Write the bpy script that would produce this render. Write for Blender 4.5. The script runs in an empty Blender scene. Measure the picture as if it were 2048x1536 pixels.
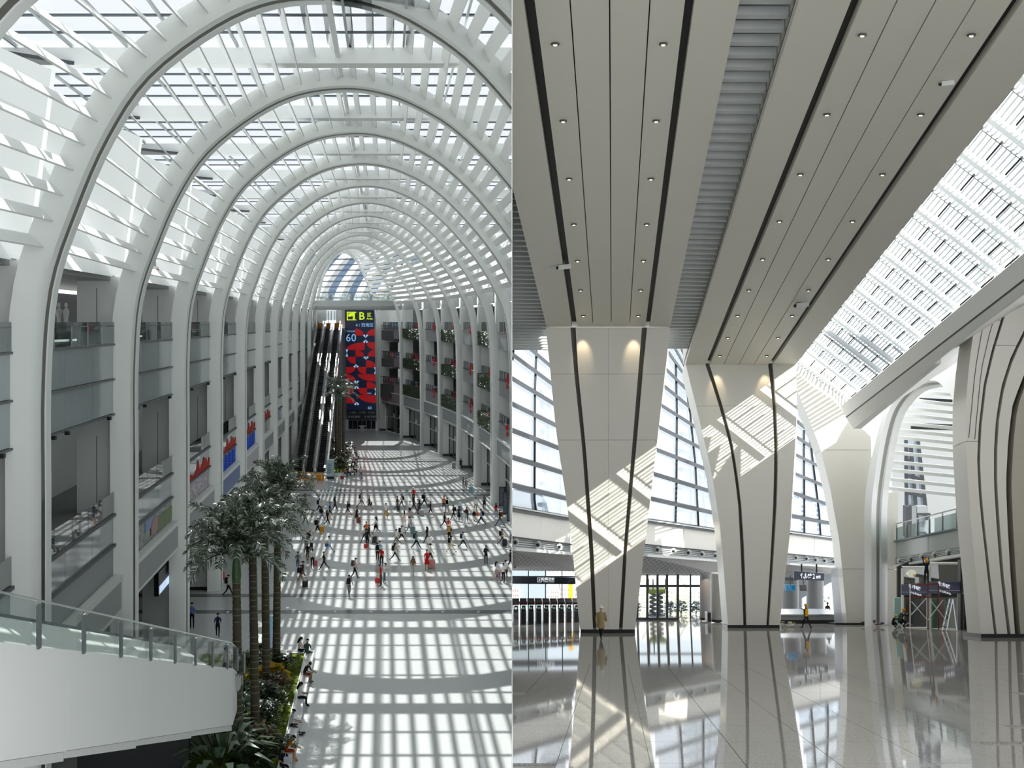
import bpy, bmesh, math, random
from mathutils import Vector, Matrix
random.seed(11)
SC = bpy.context.scene
F = 2800.0                      # focal length in pixels of a 2048x1536 frame
EYE = 22.0                      # camera height above the concourse floor
# ---------------------------------------------------------------- camera
cd = bpy.data.cameras.new('camera'); CAM = bpy.data.objects.new('camera', cd)
SC.collection.objects.link(CAM); SC.camera = CAM
CAM.location = (0, 0, EYE); CAM.rotation_euler = (math.pi/2, 0, 0)
cd.sensor_width = 36; cd.lens = F/2048*36; cd.shift_y = -(768-644)/2048
cd.clip_end = 4000; cd.clip_start = .5
# ---------------------------------------------------------------- sky, suns, exposure
vs = SC.view_settings
SC.display_settings.display_device = 'sRGB'
vs.view_transform = 'Standard'; vs.look = 'None'; vs.gamma = 1; vs.exposure = 0.0
vs.use_curve_mapping = False
W = bpy.data.worlds.new('sky'); SC.world = W; W.use_nodes = True
nt = W.node_tree; nt.nodes.clear()
wo = nt.nodes.new('ShaderNodeOutputWorld'); bg = nt.nodes.new('ShaderNodeBackground')
tc = nt.nodes.new('ShaderNodeTexCoord'); sx = nt.nodes.new('ShaderNodeSeparateXYZ')
rp = nt.nodes.new('ShaderNodeValToRGB'); mr = nt.nodes.new('ShaderNodeMapRange')
mr.inputs[1].default_value = -1; mr.inputs[2].default_value = 1
nt.links.new(tc.outputs['Generated'], sx.inputs[0]); nt.links.new(sx.outputs[2], mr.inputs[0])
nt.links.new(mr.outputs[0], rp.inputs[0]); nt.links.new(rp.outputs[0], bg.inputs[0])
nt.links.new(bg.outputs[0], wo.inputs[0])
e = rp.color_ramp.elements
e[0].position = 0; e[0].color = (.30, .30, .29, 1)
e[1].position = 1; e[1].color = (.90, .95, 1.0, 1)
for p, c in ((.34, (.34, .34, .33)), (.385, (.84, .87, .90)), (.6, (.95, .97, 1.0))):
    k = e.new(p); k.color = (*c, 1)
bg.inputs[1].default_value = SKY_STRENGTH = 2.45
HL = bpy.data.collections.new('arched_hall'); HR = bpy.data.collections.new('departure_hall')
HC = bpy.data.collections.new('shared')
for c in (HL, HR, HC): SC.collection.children.link(c)
def sun(name, d, strength, col, ang, hall):
    l = bpy.data.lights.new(name, 'SUN'); l.energy = strength; l.color = col; l.angle = math.radians(ang)
    o = bpy.data.objects.new(name, l); SC.collection.objects.link(o)
    o.rotation_euler = Vector(d).to_track_quat('-Z', 'Y').to_euler(); o.location = (0, 60, 90)
    o.light_linking.receiver_collection = hall
    return o
sun('sun_over_arched_hall', (.30, -1.0, -1.0), 20.0, (1, .965, .91), .35, HL)
sun('sun_over_departure_hall', (-1.0, 1.4, -1.05), 12.5, (1, .95, .85), .25, HR)
cy = SC.cycles
cy.max_bounces = 7; cy.diffuse_bounces = 5; cy.glossy_bounces = 3; cy.transmission_bounces = 4
cy.transparent_max_bounces = 16; cy.caustics_reflective = False; cy.caustics_refractive = False
cy.sample_clamp_indirect = 6
# ---------------------------------------------------------------- coordinates
def P(x, y, Y): return Vector(((x-1024)/F*Y, Y, EYE-(y-644)/F*Y))        # photograph pixel at depth Y
def L(u, Y, z): return Vector((u-255/F*Y, Y, EYE+z))                      # arched hall: across, along, height over the eye
def R(u, Y, h): return Vector((u+201/F*Y, Y, EYE+h-2.19-551/F*Y))         # departure hall, along its ramped floor
def fy(y): return F*EYE/(y-644)                                           # depth of a pixel row on the concourse floor
def ry(y): return F*2.19/(y-1195)                                         # depth of a pixel row on the ramped floor
def ip(pts, t):                                                           # piecewise linear
    for (a, b), (c, d) in zip(pts, pts[1:]):
        if t <= c: return b+(d-b)*(t-a)/(c-a)
    return pts[-1][1]
def smooth_pts(pts, n):                                                   # Catmull-Rom through points
    out = []; q = [pts[0]]+list(pts)+[pts[-1]]
    for i in range(1, len(q)-2):
        p0, p1, p2, p3 = [Vector(a) for a in q[i-1:i+3]]
        for k in range(n):
            t = k/n
            out.append(.5*((2*p1)+(p2-p0)*t+(2*p0-5*p1+4*p2-p3)*t*t+(3*p1-p0-3*p2+p3)*t**3))
    out.append(Vector(pts[-1])); return out
# ---------------------------------------------------------------- materials
def C(h):
    h = h.lstrip('#'); o = []
    for i in (0, 2, 4):
        v = int(h[i:i+2], 16)/255; o.append(v/12.92 if v < .04045 else ((v+.055)/1.055)**2.4)
    return o
MATS = {}
def mat(hexc, rough=.5, metal=0, var=.06, scale=3., spec=.5, emit=0, bump=0):
    key = (hexc, rough, metal, var, scale, spec, emit, bump)
    if key in MATS: return MATS[key]
    m = bpy.data.materials.new('mat_'+hexc.strip('#')); MATS[key] = m; m.use_nodes = True
    n = m.node_tree.nodes; b = n['Principled BSDF']; lk = m.node_tree.links
    b.inputs['Roughness'].default_value = rough; b.inputs['Metallic'].default_value = metal
    b.inputs['Specular IOR Level'].default_value = spec
    c = C(hexc)
    if var or bump:
        t = n.new('ShaderNodeTexCoord'); no = n.new('ShaderNodeTexNoise'); no.inputs['Scale'].default_value = scale
        no.inputs['Detail'].default_value = 4
        lk.new(t.outputs['Object'], no.inputs['Vector'])
    if var:
        mx = n.new('ShaderNodeMix'); mx.data_type = 'RGBA'
        mx.inputs[6].default_value = (*[v*(1-var) for v in c], 1); mx.inputs[7].default_value = (*[min(1, v*(1+var)) for v in c], 1)
        lk.new(no.outputs['Fac'], mx.inputs[0]); lk.new(mx.outputs[2], b.inputs['Base Color'])
    else: b.inputs['Base Color'].default_value = (*c, 1)
    if bump:
        bp = n.new('ShaderNodeBump'); bp.inputs['Strength'].default_value = bump; bp.inputs['Distance'].default_value = .05
        lk.new(no.outputs['Fac'], bp.inputs['Height']); lk.new(bp.outputs[0], b.inputs['Normal'])
    if emit:
        b.inputs['Emission Color'].default_value = (*c, 1); b.inputs['Emission Strength'].default_value = emit
    return m
def glass(key, tint='#e8f0f2', refl=.08, body=0., bodycol='#8a969c', fres=.5):
    if key in MATS: return MATS[key]
    m = bpy.data.materials.new('mat_'+key); MATS[key] = m; m.use_nodes = True
    nt = m.node_tree; n = nt.nodes; n.clear(); o = n.new('ShaderNodeOutputMaterial')
    t = n.new('ShaderNodeBsdfTransparent'); t.inputs[0].default_value = (*C(tint), 1)
    g = n.new('ShaderNodeBsdfGlossy'); g.inputs['Roughness'].default_value = .02
    lw = n.new('ShaderNodeLayerWeight'); lw.inputs[0].default_value = .25
    ma = n.new('ShaderNodeMath'); ma.operation = 'MULTIPLY_ADD'; ma.inputs[1].default_value = fres; ma.inputs[2].default_value = refl
    nt.links.new(lw.outputs['Fresnel'], ma.inputs[0])
    src = t.outputs[0]
    if body:
        d = n.new('ShaderNodeBsdfDiffuse'); d.inputs[0].default_value = (*C(bodycol), 1)
        x0 = n.new('ShaderNodeMixShader'); x0.inputs[0].default_value = body
        nt.links.new(t.outputs[0], x0.inputs[1]); nt.links.new(d.outputs[0], x0.inputs[2]); src = x0.outputs[0]
    x = n.new('ShaderNodeMixShader'); nt.links.new(ma.outputs[0], x.inputs[0])
    nt.links.new(src, x.inputs[1]); nt.links.new(g.outputs[0], x.inputs[2]); nt.links.new(x.outputs[0], o.inputs[0])
    return m
M = dict(
 white=mat('#eceeec', .38, 0, .02, .4), wall=mat('#d9dcd9', .5, 0, .02, .4), grey=mat('#8d9194', .45, 0, .03, .5),
 dgrey=mat('#4a4d50', .5), black=mat('#15161a', .4), metal=mat('#9a9da0', .3, .8), steel=mat('#c8cacb', .22, .9),
 groove=mat('#5d5a52', .5, .2), bronze=mat('#55504a', .4, .35), dark=mat('#1d1f22', .6), mullion=mat('#5a6167', .45, .2),
 roofbar=mat('#4c5761', .5, .1), warm=mat('#e6e3da', .32, 0, .02, .4), warmc=mat('#dcd9ce', .42, 0, .02, .4),
 louver=mat('#b4babb', .5), red=mat('#c4161c', .6), orange=mat('#f0960c', .5), leaf=mat('#33502a', .45, 0, .3, 4),
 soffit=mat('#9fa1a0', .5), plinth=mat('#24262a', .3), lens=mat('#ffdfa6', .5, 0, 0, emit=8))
# ---------------------------------------------------------------- mesh building
HALL = HL
class MB:
    def __init__(s, fn=None): s.v = []; s.f = []; s.mi = []; s.fn = fn or (lambda *a: Vector(a))
    def raw(s, vs, fs, mi=0):
        b = len(s.v); s.v += [Vector(p) for p in vs]; s.f += [[i+b for i in f] for f in fs]; s.mi += [mi]*len(fs); return s
    def hexa(s, a, mi=0):               # 8 points: four below, four above
        return s.raw(a, [(3, 2, 1, 0), (4, 5, 6, 7), (0, 1, 5, 4), (1, 2, 6, 5), (2, 3, 7, 6), (3, 0, 4, 7)], mi)
    def box(s, a, b, mi=0):
        f = s.fn; x0, y0, z0 = a; x1, y1, z1 = b
        return s.hexa([f(x0, y0, z0), f(x1, y0, z0), f(x1, y1, z0), f(x0, y1, z0), f(x0, y0, z1), f(x1, y0, z1), f(x1, y1, z1), f(x0, y1, z1)], mi)
    def slab(s, pts, d, mi=0):          # polygon and its copy moved by d
        d = Vector(d); n = len(pts); p = [Vector(q) for q in pts]
        return s.raw(p+[q+d for q in p], [list(range(n))[::-1], list(range(n, 2*n))]+[(i, (i+1) % n, n+(i+1) % n, n+i) for i in range(n)], mi)
    def strip(s, A, B, d, mi=0):        # solid between two polylines of equal length
        d = Vector(d); A = [Vector(p) for p in A]; B = [Vector(p) for p in B]; n = len(A)
        vs = A+B+[p+d for p in A]+[p+d for p in B]; fs = []
        for i in range(n-1):
            fs += [(i, i+1, n+i+1, n+i), (2*n+i+1, 2*n+i, 3*n+i, 3*n+i+1), (i+1, i, 2*n+i, 2*n+i+1), (n+i, n+i+1, 3*n+i+1, 3*n+i)]
        fs += [(0, n, 3*n, 2*n), (2*n-1, n-1, 3*n-1, 4*n-1)]
        return s.raw(vs, fs, mi)
    def bar(s, a, b, w, h, up=(0, 0, 1), mi=0):
        a = Vector(a); b = Vector(b); d = (b-a).normalized(); x = d.cross(Vector(up))
        if x.length < 1e-4: x = d.cross(Vector((0, 1, 0)))
        x.normalize(); z = x.cross(d); x *= w/2; z *= h/2
        return s.hexa([a-x-z, a+x-z, b+x-z, b-x-z, a-x+z, a+x+z, b+x+z, b-x+z], mi)
    def rings(s, rs, cap=True, closed=True, mi=0):
        n = len(rs[0]); vs = [p for r in rs for p in r]; fs = []
        for i in range(len(rs)-1):
            for j in range(n if closed else n-1):
                k = (j+1) % n; fs.append((i*n+j, i*n+k, (i+1)*n+k, (i+1)*n+j))
        if cap: fs += [list(range(n))[::-1], list(range((len(rs)-1)*n, len(rs)*n))]
        return s.raw(vs, fs, mi)
    def tube(s, pts, r, n=8, mi=0, cap=True):
        pts = [Vector(p) for p in pts]; rr = r if isinstance(r, (list, tuple)) else [r]*len(pts); rs = []
        for i, p in enumerate(pts):
            d = (pts[min(i+1, len(pts)-1)]-pts[max(i-1, 0)]).normalized()
            x = d.cross(Vector((0, 0, 1)) if abs(d.z) < .95 else Vector((0, 1, 0))).normalized(); y = x.cross(d)
            rs.append([p+(x*math.cos(2*math.pi*j/n)+y*math.sin(2*math.pi*j/n))*rr[i] for j in range(n)])
        return s.rings(rs, cap, True, mi)
    def ball(s, c, r, n=8, m=6, mi=0):
        c = Vector(c); r = (r, r, r) if not isinstance(r, (tuple, list)) else r; rs = []
        for i in range(1, m):
            a = math.pi*i/m; rs.append([c+Vector((r[0]*math.sin(a)*math.cos(2*math.pi*j/n), r[1]*math.sin(a)*math.sin(2*math.pi*j/n), -r[2]*math.cos(a))) for j in range(n)])
        return s.rings(rs, True, True, mi)
    def build(s, name, m, parent=None, clip=None, smooth=False, kind=None, label=None, cat=None, group=None, xf=None):
        off = parent.location if parent is not None and not parent.get('_plain') else Vector()
        if parent is not None and parent.parent is not None: off = Vector(parent.get('_off', (0, 0, 0)))
        me = bpy.data.meshes.new(name)
        me.from_pydata([p-off for p in s.v], [], s.f)
        for q in (m if isinstance(m, (list, tuple)) else [m]): me.materials.append(q)
        if any(s.mi): me.polygons.foreach_set('material_index', s.mi)
        if clip:
            b = bmesh.new(); b.from_mesh(me); sg = -1 if clip == 'L' else 1
            g = list(b.verts)+list(b.edges)+list(b.faces)
            r = bmesh.ops.bisect_plane(b, geom=g, plane_co=Vector((sg*.012, 0, 0))-Vector((off.x, 0, 0)), plane_no=(-sg, 0, 0), clear_outer=True)
            ed = [x for x in r['geom_cut'] if isinstance(x, bmesh.types.BMEdge)]
            if ed:
                try: bmesh.ops.holes_fill(b, edges=ed, sides=0)
                except Exception: pass
            nv = len(b.verts); b.to_mesh(me); b.free()
            if not nv: bpy.data.meshes.remove(me); return None
        bm = bmesh.new(); bm.from_mesh(me); bmesh.ops.recalc_face_normals(bm, faces=bm.faces); bm.to_mesh(me); bm.free()
        if smooth:
            me.polygons.foreach_set('use_smooth', [True]*len(me.polygons)); me.set_sharp_from_angle(angle=math.radians(38))
        o = bpy.data.objects.new(name, me); HALL.objects.link(o)
        if parent is not None: o.parent = parent; o['_off'] = tuple(off)
        return tag(o, label, cat, group, kind)
def tag(o, label=None, cat=None, group=None, kind=None):
    for k, v in (('label', label), ('category', cat), ('group', group), ('kind', kind)):
        if v: o[k] = v
    return o
def thing(name, label, cat, loc=(0, 0, 0), group=None, kind=None):
    o = bpy.data.objects.new(name, None); o.location = loc; o.empty_display_size = .2; HALL.objects.link(o)
    return tag(o, label, cat, group, kind)
def copy_tree(o, parent=None, skip=None):
    c = o.copy(); HALL.objects.link(c)
    if parent: c.parent = parent
    for ch in o.children: copy_tree(ch, c)
    return c
def ordinal(i): return ('first', 'second', 'third', 'fourth', 'fifth', 'sixth', 'seventh', 'eighth', 'ninth', 'tenth', 'eleventh', 'twelfth', 'thirteenth')[i]
def text(name, s, size, origin, ux, uy, m, parent=None, depth=.02, bold=0., align='CENTER', label=None, cat=None):
    """flat lettering: s drawn in the plane of unit vectors ux, uy at origin"""
    cu = bpy.data.curves.new('lettering', 'FONT'); cu.body = s; cu.size = size; cu.align_x = align; cu.align_y = 'CENTER'
    cu.extrude = 0; cu.offset = bold; cu.resolution_u = 2
    o = bpy.data.objects.new('lettering', cu); SC.collection.objects.link(o)
    bpy.context.view_layer.update()
    me = bpy.data.meshes.new_from_object(o.evaluated_get(bpy.context.evaluated_depsgraph_get()))
    bpy.data.objects.remove(o); bpy.data.curves.remove(cu)
    b = MB(); ux = Vector(ux).normalized(); uy = Vector(uy).normalized(); nn = ux.cross(uy); origin = Vector(origin)
    b.raw([origin+ux*v.co.x+uy*v.co.y+nn*.03 for v in me.vertices], [list(p.vertices) for p in me.polygons])
    bpy.data.meshes.remove(me)
    return b.build(name, m, parent, label=label, cat=cat)
# =============================================================== ARCHED HALL (left half)
HALL = HL
FLOORM = mat('#b9bcbb', .22, 0, .05, 1.5, .5)
CURVE = smooth_pts([(-13.5, -22), (-13.5, -14), (-13.5, -7), (-13.5, -2.5), (-13.25, 1.2), (-12.4, 4.1), (-11.3, 6.9), (-9.8, 9.4), (-7.25, 11.75), (-4.9, 13.1), (-2.3, 13.7),
    (-.2, 13.65), (1.7, 13.15), (4.0, 12.05), (6.2, 10.3), (8.0, 8.45), (9.8, 6.3), (11.3, 4.0), (12.6, 1.4), (13.2, -1.6), (13.45, -6), (13.5, -14), (13.5, -22)], 4)
UR = {4: 13.5, 5: 12.9, 6: 12.1, 7: 10.9, 8: 8.8, 9: 6.3, 10: 2.9, 11: -1.5}
def YN(n): return 55.5+20.15*n
def SK(n): return {-1: 1.0, 0: .8, 1: .6, 2: .55}.get(n, .5 if n < 7 else .62)
def arch_u(n, u):
    ur = UR.get(n, 13.5); return -13.5+(u+13.5)*(ur+13.5)/27
def arch_pt(n, u, z, o=0, w=0, nu=0, nz=0):
    uu = arch_u(n, u+nu*o); zz = (z+nz*o)*(1.085 if n == 0 and z > 0 else 1)
    return L(uu, YN(n)+SK(n)*(uu+13.5)+w, zz)
NORM = []
for i, p in enumerate(CURVE):
    t = CURVE[min(i+1, len(CURVE)-1)]-CURVE[max(i-1, 0)]; t.normalize(); NORM.append((-t[1], t[0]))
def leg(n): u = arch_u(n, 13.5); return u, YN(n)+SK(n)*(u+13.5)
# ---- floor
b = MB(L); b.box((-40, 40, -22.5), (30, 330, -22)); o = b.build('floor', FLOORM, clip='L', kind='structure')
for (ya, yb, s) in ((1188, 1194, 0), (1220.5, 1227, 1), (979, 982, 0), (988.5, 991.5, 0)):
    b = MB(L); b.box((-34, fy(yb), -22), (30, fy(ya), -21.985)); t = b.build('floor_band', mat('#4e545b', .25), o, clip='L')
    if s:
        for k in range(11):
            c = L(-11.9+k*2.72, fy(1224), -21.985)
            if c.x < -.2: d = MB(); d.ball(c, (.13, .35, .05)); d.build('floor_light', M['steel'], t)
# ---- roof over the vault: cross beams, mullions, panes
roof = MB(L); roof.box((-23.3, -25, 13.4), (-22.7, 300, 15.2)); roof.box((18.8, 40, 13.4), (19.4, 300, 15.2)); roof.box((-28, -25.5, -22), (2, -25, 15))  # last box: unseen end wall added behind the camera to hold light back
roof = roof.build('ceiling', M['white'], clip='L', kind='structure')
RG = glass('roof_glass', '#d2d4d5', .0, fres=.08)
rest = MB(L); longs = [-22.7+2.965*k for k in range(15)]
for n in range(-4, 12):
    y0 = YN(n); b = MB(L)
    b.box((-22.7, y0-.7, 13.85), (18.8, y0+.7, 14.7)); b.build('cross_beam', M['white'], roof, clip='L')
    b = MB(); b.slab([L(-22.6, y0-7, 13.75), L(-16.6, y0-.75, 13.75), L(-22.6, y0-.75, 13.75)], (0, 0, .2)); b.build('dark_roof_gap', M['dgrey'], roof)  # added dark sheet in place of an open gap at the roof edge
    for k in range(1, 5):
        b = MB(L); b.box((-22.7, y0+k*4.03-.17, 14.78), (18.8, y0+k*4.03+.17, 14.86)); b.build('cross_mullion', M['roofbar'], roof, clip='L')
    for k in range(5):
        for a, c in zip(longs, longs[1:]):
            if -1 <= n <= 2: MB(L).box((a+.05, y0+k*4.03+.16, 14.86), (c-.05, y0+k*4.03+3.87, 14.9)).build('pane', RG, roof, clip='L')
            else: rest.box((a+.05, y0+k*4.03+.16, 14.86), (c-.05, y0+k*4.03+3.87, 14.9))
rest.build('pane', RG, roof, kind='stuff')
for a in longs[1:-1]:
    b = MB(L); b.box((a-.06, -25, 14.7), (a+.06, 300, 14.88)); b.build('mullion', M['louver'], roof, clip='L')
b = MB(L); b.box((-2.62, -25, 14.15), (-2.38, 300, 14.4)); b.build('ridge_beam', M['white'], roof, clip='L')
# ---- ribs with their slats
tot = [0]
for p, q in zip(CURVE, CURVE[1:]): tot.append(tot[-1]+(q-p).length)
i0 = min(range(len(CURVE)), key=lambda i: abs(CURVE[i][1]-3.0) if CURVE[i][0] < 0 else 99)
i1 = min(range(len(CURVE)), key=lambda i: abs(CURVE[i][1]-3.2) if CURVE[i][0] > 0 else 99)
SLAT = []
for k in range(36):
    s = tot[i0]+(tot[i1]-tot[i0])*k/35
    j = max(i for i in range(len(tot)-1) if tot[i] <= s+1e-6); f = (s-tot[j])/(tot[j+1]-tot[j])
    p = CURVE[j].lerp(CURVE[j+1], f); nn = Vector(NORM[j]).lerp(Vector(NORM[j+1]), f); SLAT.append((p+nn*.6))
SEC = [(0, -1.25), (0, -.42), (.16, -.4), (.16, .4), (0, .42), (0, 1.25), (.25, 1.4), (.95, 1.4), (.95, -1.4), (.25, -1.4)]
for n in range(-1, 12):
    lab = 'white arched rib over the concourse, ' + ('cut off at the top right corner, nearest of all' if n < 0 else 'largest whole arch, crossing the top of the picture' if n == 0 else
          ordinal(n)+' one behind the largest arch' if n < 11 else 'smallest and farthest one framing the end window')
    t = thing('arch_rib', lab, 'arch', L(-13.5, YN(n), -22), 'vault ribs')
    rs = [[arch_pt(n, p[0], p[1], o, w, *nv) for o, w in SEC] for p, nv in zip(CURVE, NORM)]
    if MB().rings(rs).build('rib', M['white'], t, clip='L', smooth=True) is None: continue
    A = [arch_pt(n, p[0], p[1], .05, -.41, *nv) for p, nv in zip(CURVE, NORM)]; B = [arch_pt(n, p[0], p[1], .05, .41, *nv) for p, nv in zip(CURVE, NORM)]
    MB().strip(A, B, (0, 0, .02)).build('groove', mat('#6a675e', .6), t, clip='L')
    if n < 11:
        for p in SLAT:
            q = []; dx = -.7+.15*min(1, max(0, (p[0]+13)/13)); dz_ = math.sqrt(1-dx*dx)
            for m, w in ((n, 1.4), (n+1, -1.4)):
                for sx, sz in ((-1, -1), (1, -1), (1, 1), (-1, 1)):
                    du = sx*.035*dz_+sz*.31*dx; dz = -sx*.035*dx+sz*.31*dz_
                    q.append(arch_pt(m, p[0]+du, p[1]+dz, 0, w))
            MB().hexa([q[0], q[1], q[5], q[4], q[3], q[2], q[6], q[7]]).build('slat', M['white'], t, clip='L')
    for m, sd in ((n, -1),):
        b = MB(L); y = YN(n)                                   # bracing plate between the rib and the light well
        b.slab([L(-14.3, y, 1.5), L(-15.2, y, 1.5), L(-20, y, 10), L(-21.5, y, 13.6), L(-13.2, y, 10)], (0, .5, 0)); b.build('web_plate', M['white'], t)
# ---- left wall
WL = MB(L)
WL.box((-27.5, -25, -22), (-27, 300, 2.2)); WL.box((-27, -25, -15.5), (-14.6, 300, -15.25)); WL.box((-27, -25, -10.6), (-14.4, 300, -10.2))
WL.box((-27, -25, -1.75), (-14.4, 300, -1.3)); WL.box((-22, -25, 2.2), (-14.6, 300, 2.5))
WL.box((-27, 38, -21.9), (-15.2, 38.4, -10.6)); WALLL = WL.build('wall_left', mat('#8b8d8d', .6), kind='structure')  # box here: end wall added across the gallery to darken its floor
b = MB(L); b.box((-19.6, 25, -10.2), (-19.3, 300, -4.9)); b.build('inner_wall', M['white'], WALLL)
b = MB(L); b.box((-25, 25, -1.3), (-24.7, 300, 2.2)); b.build('inner_wall', M['dark'], WALLL)
b = MB(L); b.box((-27, 25, -21.95), (-26.8, 300, -15.5)); b.build('inner_wall', mat('#5a5855', .6), WALLL)
FROST = mat('#9aa4a8', .12, 0, .06, .8, .5); PANE = glass('rail_glass', '#cfdadb', .16, .08)
def mural(name, cols, scale, sx=1.):
    m = bpy.data.materials.new(name); m.use_nodes = True; n = m.node_tree.nodes; b = n['Principled BSDF']; b.inputs['Roughness'].default_value = .25
    t = n.new('ShaderNodeTexCoord'); mp = n.new('ShaderNodeMapping'); no = n.new('ShaderNodeTexNoise'); r = n.new('ShaderNodeValToRGB')
    mp.inputs['Scale'].default_value = (1, sx, 1)
    no.inputs['Scale'].default_value = scale; no.inputs['Detail'].default_value = 5; no.inputs['Roughness'].default_value = .7
    lk = m.node_tree.links; lk.new(t.outputs['Object'], mp.inputs[0]); lk.new(mp.outputs[0], no.inputs['Vector']); lk.new(no.outputs['Fac'], r.inputs[0]); lk.new(r.outputs[0], b.inputs['Base Color'])
    r.color_ramp.interpolation = 'CONSTANT'; el = r.color_ramp.elements
    for i, c in enumerate(cols):
        p = .32+.36*i/len(cols)
        if i < 2: k = el[i]; k.position = p
        else: k = el.new(p)
        k.color = (*C(c), 1)
    return m
MUR = {1: mural('mural_street', ['#2c3a2c', '#6a7a88', '#39402f', '#8a8f8c', '#2a3328', '#747c6c'], 2.2, .3), 2: mural('mural_figures', ['#3c4a7a', '#8a2f35', '#6f86b8', '#c8b8b0', '#35406a', '#b0584a', '#4a5a86'], 2.6, .3),
       5: mural('mural_square', ['#4a5a66', '#7a8088', '#8f7a66', '#5f6a70'], 2, .3), 6: mural('mural_photo', ['#4a6a92', '#2f3f52', '#9ab0c8', '#5a4f4a'], 2.5, .3)}
for n in range(-1, 11):
    y0 = YN(n)+1.45; y1 = YN(n+1)-1.45; who = ('bay nearest the camera' if n < 0 else 'bay '+ordinal(n)+' after the largest arch' if n else 'bay at the largest arch')
    b = MB(L); b.box((-16.4, YN(n+1)-1, -22), (-14.2, YN(n+1)+1.2, 2.4)); q = b.build('pier', M['white'], WALLL)
    b = MB(L); b.box((-16.45, YN(n+1)-1.05, -22), (-14.15, YN(n+1)+1.25, -21.75)); b.build('baseboard', M['plinth'], q)
    for zj in (-5.2, -13.1):
        b = MB(L); b.box((-15.36, YN(n+1)-1.02, zj), (-15.33, YN(n+1)-.99, zj+7)); b.build('joint', M['groove'], q)
    # sloping light well panels above the wall, one per bay
    zz = [2.4+10.3*q/8 for q in range(9)]; eu = lambda z: -14.4-.62*(z-2.4); rec = lambda z: .3*(z-2.4)*(1-.03*(z-2.4))
    rid = [L(eu(z)-rec(z), y0+(y1-y0)*(.72-.5*((z-2.4)/10.3)**1.5), z) for z in zz]
    MB().strip([L(eu(z), y0, z) for z in zz], rid, (-.25, 0, .1)).build('light_well_panel', M['white'], WALLL)
    MB().strip(rid[:8], [L(eu(z), y1, z) for z in zz[:8]], (-.25, 0, .1)).build('light_well_panel', M['white'], WALLL)
    # ---------- third-floor balcony
    t = thing('balcony', 'upper left balcony with frosted panels below, '+who, 'balcony', L(-14.3, y0, -4.86), 'upper balconies on the left wall')
    N = 5; dy = (y1-y0)/N
    for k in range(N+1):
        b = MB(L); b.box((-14.36, y0+k*dy-.09, -1.18), (-14.26, y0+k*dy+.09, -.2)); b.build('post', mat('#aeb2b4', .4), t)
        if k < N: b = MB(L); b.box((-14.27, y0+k*dy+.1, -1.1), (-14.25, y0+(k+1)*dy-.1, 0)); b.build('glass_pane', PANE, t)
    for zz in (-1.18, -3.02, -4.86):
        b = MB(L); b.box((-14.4, y0, zz-.045), (-14.2, y1, zz+.045)); b.build('ledge', M['mullion'], t)
    b = MB(L); b.box((-14.3, y0, -.24), (-14.25, y1, -.18)); b.build('top_rail', M['metal'], t)
    for za, zb in ((-2.95, -1.25), (-4.79, -3.09)):
        for k in range(3):
            d3 = (y1-y0)/3; b = MB(L); b.box((-14.36, y0+k*d3+.03, za), (-14.3, y0+(k+1)*d3-.03, zb)); b.build('frosted_panel', FROST, t)
    for k in (.15, .3, .85):
        b = MB(L); b.box((-14.2, y0+k*(y1-y0), -5.02), (-14.0, y0+k*(y1-y0)+.3, -4.85)); b.build('spotlight', M['black'], t)
    # ---------- second-floor balcony
    t = thing('balcony', 'lower left balcony with '+({0: 'mirror-like grey panels', 1: 'a street scene mural', 2: 'a colourful figure mural', 3: 'a red skyline and blue board', 4: 'a red skyline and second board', 5: 'a red strip and city picture', 6: 'a small blue picture'}.get(n, 'plain grey panels'))+', '+who, 'balcony', L(-14.3, y0, -13.2), 'lower balconies on the left wall')
    for k in range(N+1):
        b = MB(L); b.box((-14.36, y0+k*dy-.07, -10.15), (-14.28, y0+k*dy+.07, -9.1)); b.build('post', M['dgrey'], t)
        if k < N: b = MB(L); b.box((-14.27, y0+k*dy+.05, -10.1), (-14.25, y0+(k+1)*dy-.05, -8.95)); b.build('glass_pane', glass('rail_mirror', '#cfdadb', .34, .08), t)
    for zz in (-10.15, -11.75):
        b = MB(L); b.box((-14.45, y0, zz-.07), (-14.15, y1, zz+.07)); b.build('ledge', M['dgrey'], t)
    for k in range(3):
        d3 = (y1-y0)/3
        b = MB(L); b.box((-14.36, y0+k*d3+.03, -11.68), (-14.3, y0+(k+1)*d3-.03, -10.22)); b.build('frosted_panel', mat('#8d989f', .06, 0, .04, 1, .7), t)
    mm = MUR.get(n, M['grey'] if n not in (3, 4) else mat('#0a3cb8', .75, spec=.15))
    b = MB(L); b.box((-14.36, y0, -13.3), (-14.3, y1, -11.82)); pn = b.build('mural_panel' if n in MUR else 'notice_board' if n in (3, 4) else 'lower_panel', mm, t)
    if n == 1:
        b = MB(L); b.box((-14.3, y0+6.5, -12.6), (-14.28, y0+10.5, -11.85)); b.build('print', mat('#3f74b8', .3), pn)
        b = MB(L); b.slab([L(-14.28, y0+8.5, -13.1), L(-14.28, y0+11, -13.1), L(-14.28, y0+11, -12.3), L(-14.28, y0+9.8, -11.95), L(-14.28, y0+8.5, -12.5)], (.02, 0, 0)); b.build('print', mat('#8a4a38', .3), pn)
        b = MB(L); b.box((-14.3, y0+11, -13.2), (-14.27, y1-.3, -12.3)); b.build('print', mat('#4f6a32', .4, 0, .5, 1.5), pn)
    if n in (3, 4):
        b = MB(L)
        for i in range(6):
            for j in range(5):
                ya = y0+.8+i*2.8; zz = -11.95-j*.26
                b.box((-14.3, ya, zz-.15), (-14.28, ya+1.3, zz), 1 if j == 0 else 0)
        b.build('print', [mat('#3f6ad0', .7, spec=.15), mat('#8d8fa0', .7, spec=.15)], pn)
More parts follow.
